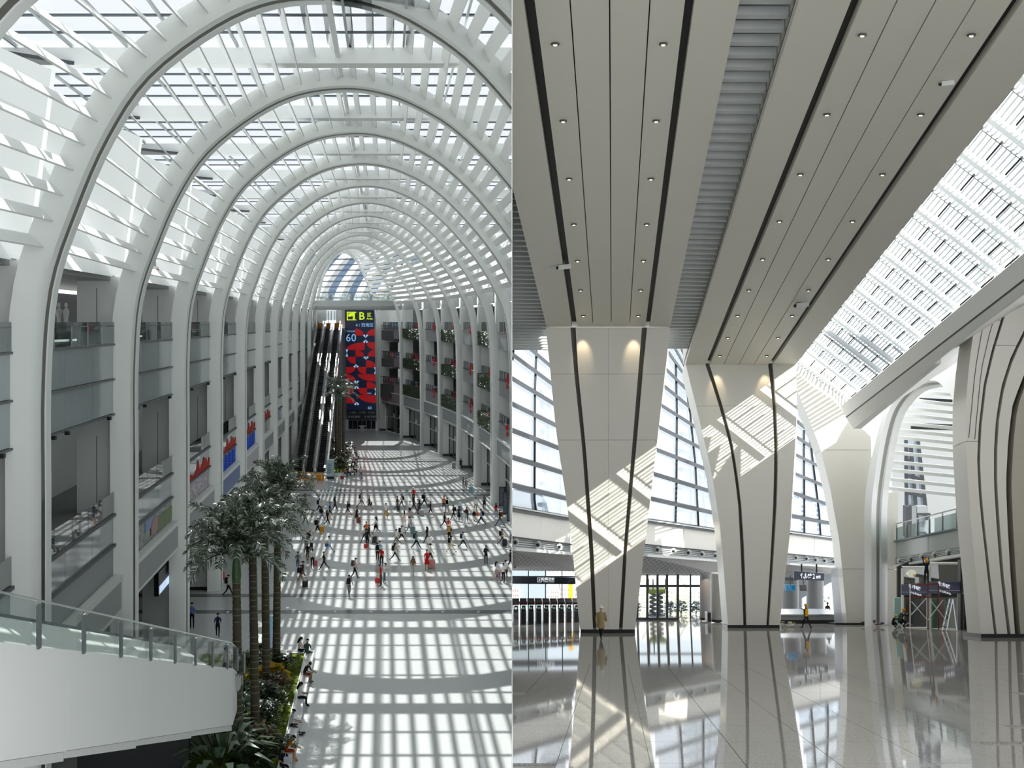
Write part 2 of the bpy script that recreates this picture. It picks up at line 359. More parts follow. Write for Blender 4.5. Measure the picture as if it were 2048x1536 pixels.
    if n in (2, 3, 4, 5):                                        # red skyline strip at the foot of the glass
        b = MB(); pts = [L(-14.28, y0, -11.68), L(-14.28, y1, -11.68)]; x = y1; hs = [.6, .35, .75, .9, .5, .3, .95, .4, .2, .3, .45, .25, .15, .3, .12]
        for k, h in enumerate(hs): x2 = y1-(k+1)*(y1-y0)/len(hs); pts += [L(-14.28, x, -11.68+h), L(-14.28, (x+x2)/2, -11.68+h*1.15)]; x = x2
        pts.append(L(-14.28, y0, -11.6)); b.slab(pts, (.02, 0, 0)); b.build('skyline_print', mat('#b03028', .75, spec=.15), t)
    # fascia beam under the balconies
    b = MB(L); b.box((-14.6, YN(n)-.0, -15.25), (-13.85, YN(n+1), -13.35)); q = b.build('fascia', M['wall'], WALLL)
    b = MB(L); b.box((-13.86, y0+.6, -15.05), (-13.83, y1-.6, -13.65)); b.build('fascia_panel', {2: M['grey'], 3: mat('#4a629a', .4), 4: mat('#b3aeb8', .4)}.get(n, M['grey']), q)
# sky-blue poster and hanging direction signs under the gallery
def hang_sign(ya, yb, lab):
    t = thing('hanging_sign', lab, 'sign', L(-14.6, ya, -17.7), 'gallery signs')
    b = MB(L); b.box((-14.9, ya, -17.75), (-14.6, yb, -16.2)); b.build('box', M['black'], t)
    b = MB(L); b.box((-14.6, ya+.25, -17.65), (-14.57, yb-.2, -17.15)); b.build('lit_strip', mat('#c4d8f4', .4, 0, 0, emit=.75), t)
    for k in (.2, .8): b = MB(L); b.box((-14.8, ya+k*(yb-ya)-.06, -16.2), (-14.7, ya+k*(yb-ya)+.06, -15.4)); b.build('hanger', M['dgrey'], t)
    ux = L(0, 1, 0)-L(0, 0, 0)
    o = L(-14.56, ya+(yb-ya)*.45, -16.7)
    t1 = text('lettering', '\u2196 \u536b\u751f\u95f4', .75, o, (0, 1, 0), (0, 0, 1), mat('#e6ecf4', .5, 0, 0, emit=.8), t)
    for v in t1.data.vertices: v.co.y = (v.co.y-(o.y-ya))*2.2+(o.y-ya); v.co.x -= (v.co.y)*255/F-(ya-ya)
    t2 = text('lettering', '\u2190 A  \u51fa\u53e3', .4, L(-14.55, ya+(yb-ya)*.5, -17.4), (0, 1, 0), (0, 0, 1), mat('#2a3a58', .5), t)
    for v in t2.data.vertices: v.co.y = (v.co.y-(yb-ya)*.5)*3+(yb-ya)*.5; v.co.x -= v.co.y*255/F
hang_sign(90.5, 101, 'black hanging sign with a lit blue-white strip under the left gallery, the near one')
hang_sign(178, 190, 'far black hanging sign with a blue-white strip, beside the palm crowns')
# shop shelves behind the nearest upper balcony
t = thing('display_shelf', 'dark shop shelving with coloured goods behind the upper left balcony', 'shelf', L(-21, 66, -1.3))
b = MB(L); b.box((-24.6, 60, -1.3), (-24.2, 82, 1.9)); b.build('back_panel', M['black'], t)
for k in range(3): b = MB(L); b.box((-24.2, 60, -.7+k*.75), (-23.2, 82, -.65+k*.75)); b.build('board', M['dgrey'], t)
for k in range(20):
    b = MB(L); y = 60.5+k*1.05; z = -.65+(k % 3)*.75; b.box((-24, y, z), (-23.5, y+.7, z+.3+.2*random.random())); b.build('goods', mat(random.choice(['#8a8f95', '#2a4a9a', '#c8c4b8', '#7a2a2a', '#4a6a4a', '#d8d8da']), .5), t)
for k, x in enumerate((118, 132)):
    t = thing('mannequin', 'white shop mannequin '+('left' if k == 0 else 'right')+' of two behind the upper left glass balcony', 'mannequin', P(x, 669, 72))
    b = MB(); p = P(x, 669, 72); b.tube([p, p+Vector((0, 0, .5)), p+Vector((0, 0, .75)), p+Vector((0, 0, 1.2)), p+Vector((0, 0, 1.4))], [.12, .14, .1, .18, .05], 10); b.build('body', M['wall'], t, smooth=True)
    b = MB(); b.ball(p+Vector((0, 0, 1.52)), (.09, .1, .13)); b.build('head', M['wall'], t, smooth=True)
# wall camera hanging in the second bay
t = thing('cctv_camera', 'white box camera with a red lens hood hanging below the slats of the second bay', 'camera', P(310, 538, 92))
p = P(310, 538, 92); b = MB(); b.box(p+Vector((-.25, -.3, -.12)), p+Vector((.15, .3, .17))); b.build('housing', M['white'], t)
b = MB(); b.tube([p+Vector((.15, 0, -.05)), p+Vector((.45, -.2, -.25))], .09); b.build('lens_hood', M['red'], t)
b = MB(); b.tube([p+Vector((0, 0, .17)), p+Vector((0, 0, .6))], .05); b.build('bracket', M['metal'], t)
# ---- right facade
RW = thing('wall_right', None, None, (0, 0, 0), kind='structure')
def leaf_mass(b, fn, n, s, mi=3):
    for _ in range(n):
        p = fn(); a = random.uniform(0, 6.28); d = Vector((math.cos(a), math.sin(a), random.uniform(-.6, .6)))*s*random.uniform(.6, 1.3); w = Vector((-d.y, d.x, random.uniform(-.3, .3)*s))*.45
        k = random.randrange(mi); b.raw([p, p+d*.5+w, p+d, p+d*.5-w], [(0, 1, 2, 3)], k)
FOL = [mat('#34502c', .5, 0, .2, 2), mat('#4a6a34', .45, 0, .2, 2), mat('#233a22', .55, 0, .2, 2)]
for i in range(3, 11):
    (ua, ya), (ub, yb) = leg(i), leg(i+1)
    def Q(t, off, z): return L(ua+(ub-ua)*t+off, ya+(yb-ya)*t, z)
    b = MB(L); b.box((ub+.5, yb-.9, -16), (ub+2.5, yb+.9, 2.4)); b.build('pier', M['wall'], RW, clip='L'); b = MB(L); b.box((ub+.5, yb-.9, -22), (ub+1.75, yb+.9, -16)); q = b.build('pier', M['wall'], RW, clip='L')
    if q: b = MB(L); b.box((ub+.45, yb-.95, -22), (ub+1.8, yb+.95, -21.6)); b.build('baseboard', M['plinth'], q, clip='L')
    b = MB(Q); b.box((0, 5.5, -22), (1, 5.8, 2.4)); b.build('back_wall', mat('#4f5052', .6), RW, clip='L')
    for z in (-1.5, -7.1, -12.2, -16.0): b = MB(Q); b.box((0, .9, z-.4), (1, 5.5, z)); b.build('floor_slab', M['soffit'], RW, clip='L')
    b = MB(); b.slab([Q(.06, .9, 2.4), Q(.94, .9, 2.4), Q(.94, 5.4, 12.6), Q(.5, 5.4, 9.6), Q(.06, 5.4, 12.6)], (.3, 0, 0)); b.build('light_well_panel', M['white'], RW, clip='L')
    b = MB(Q); b.box((.08, .4, 2.3), (.92, .6, 4.2)); b.build('parapet', M['grey'], RW, clip='L')
    nm = ('nearest full bay' if i == 4 else 'bay '+ordinal(i-4)+' after the nearest' if i > 4 else 'bay cut by the edge'); green = i in (5, 7, 9)
    for lv, (zr, zp, zb, nl) in enumerate(((0, -1.3, -3.3, 'top'), (-5.8, -6.9, -8.8, 'middle'), (-10.9, -11.9, -13.9, 'bottom'))):
        if i == 3: continue
        t = thing('balcony', f'{nl} row right facade balcony '+('behind a green planter' if green else 'with plain grey parapet')+', '+nm, 'balcony', Q(.1, .9, zb), 'balconies on the right facade')
        b = MB(Q); b.box((.08, .8, zb), (.92, 1.0, zp)); b.build('parapet', mat('#85898c' if not green else '#5c605f', .4), t, clip='L')
        for k in range(8): b = MB(Q); f = .08+.84*k/7; b.box((f-.006, .86, zp), (f+.006, .94, zr)); b.build('post', M['dgrey'], t, clip='L')
        b = MB(Q); b.box((.08, .86, zr-.08), (.92, .95, zr)); b.build('top_rail', M['mullion'], t, clip='L')
        b = MB(Q); b.box((.09, .89, zp), (.91, .91, zr-.1)); b.build('glass_pane', PANE, t, clip='L')
        b = MB(Q); b.box((.07, .7, zp-.06), (.93, .96, zp+.06)); b.build('ledge', M['dgrey'], t, clip='L')
        if green:
            g = thing('hanging_planter', f'green planted wall box on the {nl} row right balcony, {nm}', 'planter', Q(.1, .5, zb+.3), 'green planters')
            b = MB(Q); b.box((.06, .35, zp-1.75), (.94, .78, zp+.05)); b.build('trough', mat('#2c3b25', .7, 0, .3, 3), g)
            b = MB(); leaf_mass(b, lambda: Q(random.uniform(.08, .92), random.uniform(.28, .38), random.uniform(zp-1.75, zp+.05)), 520, .26); b.build('foliage', FOL, g, kind='stuff')
        if i >= 4 and i < 10:
            c = Q(.32 if i % 2 else .4, .55, zr-.75 if lv < 2 else zr-1.0); s = .72
            k = thing('chinese_knot', f'red tasselled knot on the {nl} row right balcony, {nm}', 'ornament', c, 'red knots')
            b = MB(); b.slab([c+Vector((0, 0, -.55*s)), c+Vector((.34*s, 0, 0)), c+Vector((0, 0, .6*s)), c+Vector((-.34*s, 0, 0))], (0, .14, 0)); b.build('knot', M['red'], k)
            b = MB(); b.tube([c+Vector((0, .07, -.55*s)), c+Vector((0, .07, -.85*s)), c+Vector((.02, .07, -1.35*s))], [.04, .1, .13], 6); b.build('tassel', M['red'], k)
            b = MB(); b.tube([c+Vector((0, .07, .6*s)), c+Vector((0, .07, .95*s))], .03, 5); b.build('cord', M['red'], k)
    b = MB(Q); b.box((.03, .5, -14.05), (.97, .9, -13.9)); b.build('white_band', M['white'], RW, clip='L')
    b = MB(Q); b.box((.03, .6, -15.9), (.97, .9, -14.05)); b.build('fascia', M['grey'], RW, clip='L')
    b = MB(Q); b.box((.03, .5, -16.05), (.97, 2.9, -15.9)); b.build('canopy', M['wall'], RW, clip='L')
    # shop front at floor level
    if i == 3: continue
    t = thing('shop_front', f'dark glazed shop front under the right balconies, {nm}', 'shop front', Q(.5, 1.8, -22), 'shop fronts')
    for k in range(4):
        for za, zb in ((-21.9, -19), (-18.8, -16.1)):
            b = MB(Q); b.box((.04+.23*k, 1.74, za), (.04+.23*k+.21, 1.78, zb)); b.build('pane', mat('#16181b', .08, 0, 0, 1, .6), t, clip='L')
    for k in range(5): b = MB(Q); b.box((.025+.23*k, 1.65, -22), (.035+.23*k, 1.8, -16)); b.build('mullion', M['dgrey'], t, clip='L')
    b = MB(Q); b.box((.03, 1.6, -19), (.97, 1.8, -18.8)); b.build('transom', M['louver'], t, clip='L')
    for k in range(2): b = MB(); c = Q(.35+.25*k, 1.62, -18.75); b.tube([c, c+Vector((0, 0, .35)), c+Vector((0, 0, .7))], [.16, .12, .03], 7); b.build('display_item', M['white'], t, clip='L')
    if not t.children: bpy.data.objects.remove(t)
# ---- end of the hall: wall, window, bridge
E = lambda x, y, Y=290: P(x, y, Y)
b = MB()
for x0, x1, y0, y1 in ((560, 652, 617, 880), (672, 690, 617, 880), (652, 672, 655, 880), (690, 830, 617, 880)):
    b.slab([E(x0, y1), E(x1, y1), E(x1, y0), E(x0, y0)], (0, 1, 0))
WF = b.build('wall_back', mat('#a9acac', .6), kind='structure')
b = MB(); b.slab([E(652, 655, 292), E(672, 655, 292), E(672, 622, 292), E(652, 622, 292)], (0, .2, 0)); b.build('window_2', glass('far_glass', '#eef4f8', .1), kind='structure')
for x in (656.5, 662.3, 668.4): b = MB(); b.bar(E(x, 655, 289.5), E(x, 622, 289.5), .12, .12); b.build('mullion', M['dgrey'], WF)
t = thing('bridge', 'pale grey bridge crossing the hall end above the banner', 'bridge', E(715, 617, 268))
b = MB(); b.box(E(632, 614, 274), E(800, 601, 268)); b.build('deck', mat('#b4b8b8', .4), t)
b = MB(); b.box(E(632, 620, 274), E(800, 614.2, 267.5)); b.build('lower_band', M['grey'], t)
t = thing('bridge_railing', 'long glass railing on the bridge below the end window', 'railing', E(632, 601, 268))
for k in range(15):
    x = 634+k*11.2; b = MB(); b.bar(E(x, 601, 268), E(x, 588, 268), .08, .08); b.build('post', M['metal'], t)
    if k < 14: b = MB(); b.slab([E(x+.6, 601, 268), E(x+10.6, 601, 268), E(x+10.6, 588.5, 268), E(x+.6, 588.5, 268)], (0, .03, 0)); b.build('glass_pane', glass('bridge_glass', '#dfe8e8', .15, .2, '#c8d2d0'), t)
def cx(x, y): return x+20*((612-y)/52)**1.6
def strip_(x, w, Y): ys = [612, 596, 578, 560, 542, 524, 508]; return [P(cx(x, y), y, Y) for y in ys], [P(cx(x+w, y), y, Y) for y in ys]
b = MB(); b.slab([E(600, 640, 301.5), E(840, 640, 301.5), E(840, 612, 301.5), E(600, 612, 301.5)], (0, .3, 0))
WIN = b.build('window_1', M['wall'], kind='structure')
for k in range(-2, 5):
    x = 647+41*k; A, B = strip_(x+31, 10, 298.5); MB().strip(A, B, (0, 1, 0)).build('rib', M['white'], WIN)
    for i, (o, w, m) in enumerate(((0, 17, glass('end_dark', '#8c9cac', .04)), (17.3, 13.5, glass('end_light', '#fafcfd', .0)))):
        A, B = strip_(x+o, w, 300)
        for q in range(6): MB().slab([A[q], B[q], B[q+1], A[q+1]], (0, .05, 0)).build('pane', m, WIN)
for k in range(9):
    b = MB(); y = 519+k*11; b.bar(E(606, y, 298.2), E(830, y-1.5, 298.2), .3, .28); b.build('glazing_bar', M['mullion'], WIN)
for k, (y0, y1, y2) in enumerate(((651, 660, 680), (703, 716, 733), (753, 768, 795))):
    t = thing('balcony', ('top', 'middle', 'bottom')[k]+' grey balcony on the end wall right of the tall banner', 'balcony', E(763, y2, 280), 'end wall balconies')
    x0 = 763 if k < 2 else 761
    b = MB(); b.slab([E(x0, y2, 280), E(800, y2+5, 272), E(800, y1+3, 272), E(x0, y1, 280)], (0, 1, 0)); b.build('parapet', mat('#5a5c5e', .9, spec=.1), t)
    for j in range(6): b = MB(); x = x0+1+j*6; b.bar(E(x, y1+j*.5, 279-j*1.2), E(x, y0+j*.3, 279-j*1.2), .08, .08); b.build('post', M['black'], t)
    b = MB(); b.bar(E(x0, y0, 279.5), E(799, y0+2, 272.5), .1, .1); b.build('top_rail', M['black'], t)
    b = MB(); b.slab([E(765, y2+22, 285), E(796, y2+24, 285), E(796, y2+4, 285), E(765, y2+2, 285)], (0, .1, 0)); b.build('opening', M['dark'], t)
# ---- tall banner
BY = 283.5
def BP(x, y): return P(560+x/5.4875, 600+y/5.4875, BY)
t = thing('banner', 'tall navy banner with red petals, a lime B and blue 60', 'banner', BP(885, 1430))
NAVY = mat('#141c38', .35, 0, 0, emit=.35)
b = MB(); b.slab([BP(722, 1312), BP(1072, 1312), BP(1052, 98), BP(702, 98)], (0, .6, 0)); b.build('screen', NAVY, t)
b = MB(); b.slab([BP(726, 1312), BP(1074, 1312), BP(1072, 1208), BP(724, 1208)], (0, -.04, 0)); b.build('footer', mat('#1d1f26', .4), t)
for x in (722, 1065):
    b = MB(); b.slab([BP(x, 1436), BP(x+24, 1436), BP(x+24, 1312), BP(x, 1312)], (0, .6, 0)); b.build('post', M['wall'], t)
for x, xx in ((694, 716), (1052, 1074)): b = MB(); b.bar(BP(xx, 1312), BP(x, 98), .35, .6); b.build('frame', M['metal'], t)
b = MB()
Qd = [(825, 390, 95, 75, 1, -1), (1053, 390, 105, 75, -1, -1), (930, 550, 205, 85, -1, -1), (1053, 465, 103, 82, -1, 1), (830, 620, 95, 75, 1, -1), (1055, 620, 95, 75, -1, -1), (830, 622, 95, 78, -1, 1),
 (945, 740, 110, 80, 1, -1), (726, 735, 105, 75, 1, 1), (945, 735, 95, 80, -1, 1), (1055, 815, 200, 78, -1, 1), (728, 892, 102, 77, 1, -1), (953, 970, 105, 75, 1, -1), (728, 965, 92, 78, 1, 1), (955, 965, 100, 82, -1, 1), (1060, 1045, 200, 86, -1, 1), (730, 1132, 102, 77, 1, -1)]
for cx, cyy, rx, ry_, sx_, sy_ in Qd:
    pts = [BP(cx, cyy)]+[BP(cx+sx_*rx*math.cos(a*math.pi/20), cyy+sy_*ry_*math.sin(a*math.pi/20)) for a in range(11)]
    b.slab([p-Vector((0, .06, 0)) for p in pts], (0, .03, 0))
b.build('petal_print', mat('#b3121a', .4, 0, 0, emit=.38), t)
b = MB()
for cx, cyy, s in ((940, 415, -1), (940, 435, 1), (945, 655, -1), (835, 705, 1), (840, 920, -1), (840, 940, 1), (842, 1118, 1)):
    for d in (-1, 1): b.slab([p-Vector((0, .12, 0)) for p in (BP(cx, cyy), BP(cx+d*8, cyy+s*38), BP(cx+d*30, cyy+s*26))], (0, .03, 0))
for cx, cyy in ((722, 582), (1058, 775), (1062, 1005)):
    for d in (-1, 1): b.slab([p-Vector((0, .12, 0)) for p in (BP(cx+(12 if cx < 900 else -12), cyy), BP(cx+(26 if cx < 900 else -26), cyy+d*36), BP(cx, cyy+d*40))], (0, .03, 0))
b.build('fan_print', mat('#a9d2f2', .4, 0, 0, emit=.55), t)
LIME = mat('#c4e01c', .4, 0, 0, emit=.75); SKYB = mat('#8fc2ee', .4, 0, 0, emit=.6); DIM = mat('#8a929c', .4, 0, 0, emit=.2)
X = (1, 0, 0); Z = (0, 0, 1)
def btxt(s, size, x, y, m, bold=0): return text('lettering', s, size*BY/F/5.4875, BP(x, y)-Vector((0, .12, 0)), X, Z, m, t, bold=bold)
btxt('B', 118, 898, 180, LIME, .03); btxt('\u533a', 48, 980, 165, LIME, .01); btxt('Area', 34, 984, 205, LIME, .008)
btxt('4 / \u897f\u5357\u533a', 46, 930, 278, SKYB); btxt('60', 118, 780, 418, SKYB); btxt('2024', 22, 980, 1025, SKYB, .003); btxt('60', 44, 985, 1185, SKYB, .005)
btxt('\u5e7f\u5dde\u767d\u4e91\u7ad9', 22, 768, 345, SKYB)
for x in (800, 905, 1005): btxt('\u25a1 \u7ad9\u53f0', 22, x, 1235, DIM)
for x in (815, 995): btxt('\u25a3 \u51fa\u53e3\u5019\u8f66', 26, x, 1282, DIM)
b = MB()
for p in ([(738, 130), (838, 130), (838, 140), (738, 140)], [(735, 130), (745, 130), (745, 222), (735, 222)], [(750, 150), (800, 140), (800, 175), (750, 185)], [(800, 140), (822, 140), (822, 212), (800, 212)], [(738, 214), (838, 214), (838, 222), (738, 222)]):
    b.slab([BP(*q)-Vector((0, .12, 0)) for q in p], (0, .03, 0))
b.build('arrow_print', LIME, t)
# doors under the banner, drinking fountain
t = thing('glass_door', 'dark glass doors under the tall banner', 'door', BP(885, 1430))
for k in range(6): b = MB(); x = 752+k*50; b.slab([P(560+q/5.4875, 600+w/5.4875, 288) for q, w in ((x, 1425), (x+46, 1425), (x+46, 1318), (x, 1318))], (0, .1, 0)); b.build('leaf', mat('#1b1f24', .1, 0, 0), t)
b = MB(); b.slab([P(560+q/5.4875, 600+w/5.4875, 287.5) for q, w in ((745, 1326), (1065, 1326), (1065, 1314), (745, 1314))], (0, .3, 0)); b.build('lintel', M['dgrey'], t)
t = thing('pedestal_table', 'round white pedestal table under the tall banner', 'table', BP(902, 1436))
c = BP(902, 1436); b = MB(); b.tube([c, c+Vector((0, 0, .9))], [.5, .42], 12); b.build('base', M['wall'], t); b = MB(); b.tube([c+Vector((0, 0, .9)), c+Vector((0, 0, 1.05))], [.75, .75], 14); b.build('table_top', M['white'], t)
# ---- escalators
EY0, EY1, EZ0, EZ1 = 205., 275., -22., -1.15
def EP(u, s, h): return L(u, EY0+(EY1-EY0)*s, EZ0+(EZ1-EZ0)*s+h)
lanes = ((-13.35, -13.0, -12.1, -11.78), (-11.72, -11.45, -10.5, -10.15), (-10.1, -9.8, -8.8, -8.3))
for k, (a, c, d, e_) in enumerate(lanes):
    nm = ('left', 'middle', 'right')[k]
    t = thing('escalator', f'long steep escalator with shiny steel decks, {nm} one of three', 'escalator', EP((c+d)/2, 0, 0), 'bank of escalators')
    b = MB(EP); b.box((c, 0, -.9), (d, 1, -.35)); b.build('truss', M['dark'], t)
    b = MB()
    for s in range(90):
        q = s/90; r = (s+.8)/90; p = [EP(c, q, -.35), EP(d, q, -.35), EP(d, r, -.35), EP(c, r, -.35)]
        zt = EP(c, r, -.2).z
        b.hexa(p+[Vector((w.x, w.y, zt+.02)) for w in p])
    b.build('steps', mat('#26262a', .35, .3), t, kind='stuff')
    for i, (u0, u1) in enumerate(((a, c), (d, e_))):
        b = MB(EP); b.box((u0, -.01, -.9), (u1, 1.01, .45)); q = b.build('deck', mat('#d5d6d4', .16, .85, .05, .3), t)
        b = MB(EP); b.box((u1-.16 if i == 0 else u0, -.012, .45), (u1 if i == 0 else u0+.16, 1.012, .95)); b.build('balustrade', mat('#3a3d42', .12, .1), q)
        b = MB(EP); b.box((u1-.2 if i == 0 else u0-.04, -.014, .95), (u1+.04 if i == 0 else u0+.2, 1.014, 1.06)); b.build('handrail', M['black'], q)
        b = MB()
        for s in range(16): p = EP((u0+u1)/2, .03+s*.062, .47); b.ball(p, .07, 6, 4)
        b.build('bolts', M['dgrey'], q, kind='stuff')
    p = EP((c+d)/2, 1, 0)
    g = thing('barrier', f'orange barrier at the top of the {nm} escalator', 'barrier', L((c+d)/2, 276, EZ1), 'orange barriers')
    b = MB(L); b.box((c-.1, 275.6, EZ1), (d+.1, 276, EZ1+.95)); b.build('board', M['orange'], g); b = MB(L); b.box((c-.1, 275.5, EZ1-.3), (d+.1, 276.1, EZ1)); b.build('foot', M['dgrey'], g)
for k, (x0, x1, y) in enumerate(((631, 648, 961), (611, 628, 959.5), (588, 609, 958))):
    Y = fy(y); g = thing('barrier', 'orange water barrier on the floor before the escalators, '+('right one beside the info totem', 'middle one', 'left one half behind palm leaves')[k], 'barrier', P((x0+x1)/2, y, Y), 'orange barriers')
    b = MB(); p, q = P(x0, y, Y), P(x1, y, Y); n = 3
    for j in range(n):
        w = (q.x-p.x)/n; b = MB(); b.slab([Vector((p.x+j*w+.03, Y, 0)), Vector((p.x+(j+1)*w-.03, Y, 0)), Vector((p.x+(j+1)*w-.08, Y, 1.0)), Vector((p.x+j*w+.08, Y, 1.0))], (0, .5, 0)); b.build('segment', M['orange'], g)
    b = MB(); b.box((p.x, Y-.03, .8), (q.x, Y+.53, .88)); b.build('stripe', mat('#ffd860', .5), g)
b = MB(L); b.box((-13.3, 275, -1.6), (-8, 290, -1.15)); b.build('floor_2', mat('#8a8c8c', .5), kind='structure')
# ---- info totem
Y = fy(958); t = thing('info_totem', 'pale blue and white information totem beside the escalators', 'sign', P(660.5, 958, Y))
for nm, x0, y0, x1, y1, m, d in (('base', 653.5, 958, 668, 953, M['plinth'], .6), ('panel', 653.8, 953, 667.5, 919.5, mat('#b9cfd8', .3), .4)):
    b = MB(); b.slab([P(x0, y0, Y), P(x1, y0, Y), P(x1, y1, Y), P(x0, y1, Y)], (0, d, 0)); b.build(nm, m, t)
b = MB()
for k in range(6): y = 929+k*3.4; b.slab([P(655, y, Y-.03), P(657, y, Y-.03), P(657, y-2, Y-.03), P(655, y-2, Y-.03)], (0, .01, 0)); b.slab([P(658, y-.3, Y-.03), P(658+random.uniform(3, 8), y-.3, Y-.03), P(662, y-1.4, Y-.03), P(658, y-1.4, Y-.03)], (0, .01, 0))
b.build('print', mat('#3a5a78', .4), t)
# ---- palms
BARK = mat('#4c4738', .7, 0, .25, 3, .3); SHAFT = mat('#3f5a34', .4, 0, .15, 2)
PALM = [mat('#3e4c39', .3, 0, .2, 2, .8), mat('#27341f', .35, 0, .2, 2, .6), mat('#aab5a6', .25, 0, .1, 2, .9)]  # darker and silvery tones paint shadow and highlight into the leaflets
def frond_mesh(e0, droop, ln, seed):
    rnd = random.Random(seed); b = MB(); p = Vector((.05, 0, 0)); a = e0; pts = []; n = 14
    for i in range(n+1):
        pts.append(p.copy()); p = p+Vector((math.cos(a), 0, math.sin(a)))*(ln/n); a -= droop/n*(.3+1.4*i/n)
    b.tube(pts, [.018-.014*i/n for i in range(n+1)], 4, 1)
    for i in range(3, n*3+1):
        f = i/3; j = min(int(f), n-1); q = pts[j].lerp(pts[j+1], f-j); d = (pts[j+1]-pts[j]).normalized(); up = Vector((-d.z, 0, d.x))
        w = ln*.27*math.sin(math.pi*min(1, .16+.8*f/n))**.5
        for s in (-1, 1):
            t = rnd.choice((-.15, .25, .75)); dr = (d*.75+Vector((0, s*math.cos(t), 0))*.8+up*math.sin(t)*.8).normalized()
            tip = q+dr*w+Vector((0, 0, -.22*w)); mid = q+dr*w*.5+up*.02; sd = d*ln*.0125
            b.raw([q-sd*.5, q+sd*.5, mid+sd, tip, mid-sd], [(0, 1, 2, 4), (4, 2, 3)], rnd.choice((0, 0, 1, 2)))
    return b
def make_palm(h, shaft, ln, label, loc, seed, lean=0., nf=27):
    t = thing('palm_tree', label, 'palm', (0, 0, 0), 'royal palms'); rnd = random.Random(seed)
    pts = []; r = []; n = int(h*3.2)
    for i in range(n+1):
        f = i/n
        for dd, rr in ((0, 1.06), (.3, .98), (.7, .97)): pts.append(Vector((lean*f, 0, (i+dd)/n*h))); r.append((.25-.045*f)*rr)
    b = MB(); b.tube(pts, r, 12); b.build('trunk', BARK, t, smooth=True)
    b = MB()
    for i in range(2, n+1):
        if rnd.random() < .8: z = i/n*h; b.tube([(lean*i/n, 0, z), (lean*i/n, 0, z+.035)], [.272-.045*i/n]*2, 12)
    b.build('trunk_rings', mat('#7d7763', .7), t, kind='stuff')
    b = MB(); top = Vector((lean, 0, h)); b.tube([top, top+Vector((0, 0, .25*shaft)), top+Vector((0, 0, .6*shaft)), top+Vector((.0, 0, shaft))], [.2, .24, .2, .11], 12); b.build('crownshaft', SHAFT, t, smooth=True)
    for k in range(nf):
        lv = k/nf
        o = FR[int(lv*3.6)][rnd.randrange(2)].copy(); HALL.objects.link(o); o.parent = t; o.location = top+Vector((0, 0, shaft*.95)); o.rotation_euler = (0, 0, k*2.399+rnd.uniform(-.2, .2)); o.scale = [ln*rnd.uniform(.85, 1.1)]*3
    t.location = loc
    return t
FR = []
for lv, (e0, dr) in enumerate(((1.3, 1.4), (1.0, 1.9), (.6, 2.0), (.0, 1.3))):
    row = []
    for s in range(2): o = frond_mesh(e0+s*.12, dr, 1.0, lv*5+s).build('frond', PALM); HALL.objects.unlink(o); row.append(o)
    FR.append(row)
def soil(x, y): Y = F*21.5/(y-644); return P(x, y, Y)
make_palm(8.6, 1.6, 3.0, 'nearest royal palm with a drooping lower frond, leftmost of the four by the bench', soil(477, 1514), 1, -.1, 30)
make_palm(9.3, 1.2, 2.8, 'second royal palm from the left in the planter, thin trunk and banded green shaft', soil(511, 1471), 2, -.15)
make_palm(9.0, 1.1, 2.8, 'third royal palm from the left in the planter, between two trunks', soil(533, 1388), 3, -.1)
make_palm(9.7, 1.1, 2.8, 'rightmost royal palm of the near planter with the highest crown', soil(552.5, 1336), 4, .1)
for k, (x, y, h) in enumerate(((673, 928, 10.2), (679, 936, 9.4), (686, 925, 9.8))):
    make_palm(h, 1.2, 2.6, ('left', 'front', 'right')[k]+' palm of the far planter beside the escalators', P(x, y, F*21.5/(y-644)), 7+k, .1*(k-1), 15)
# ---- planters: bench, lawn, shrubs
BENCH = mat('#e9ebec', .25, 0, .02, 1)
def planter(label, pts_out, wid, ulawn, lab2):
    pass
t = thing('planter_bench', 'long white bench edging the near palm planter, L-shaped', 'bench', L(-4.6, 90, -22))
b = MB(L); b.box((-5.12, 62, -22), (-4.6, 91.2, -21.55)); b.build('side_seat', BENCH, t)
b = MB(L); b.box((-5.16, 62, -22), (-5.1, 91, -21.45)); b.build('back_edge', M['white'], t)
b = MB(L); b.box((-9.5, 91.2, -22), (-4.6, 92.0, -21.55)); b.build('end_seat', BENCH, t)
LAWN = mat('#5d7018', .9, 0, .5, 2.5, .1, bump=.6)
b = MB(); g = 26
for i in range(g):
    for j in range(g*2):
        pass
b = MB(L); b.box((-12, 60, -22), (-5.16, 91.1, -21.6)); b.build('lawn', LAWN, None, label='mossy green lawn in the near planter beside the bench', cat='lawn', kind='stuff')
b = MB(); leaf_mass(b, lambda: L(random.uniform(-7.2, -5.25), random.uniform(63, 90.5), -21.6+random.uniform(0, .04)), 5000, .13); b.build('moss_tufts', [mat('#6f8420', .9), mat('#525f1a', .9), mat('#7d8a2e', .9)], None, label='short moss tufts covering the lawn of the near planter', cat='moss', kind='stuff')
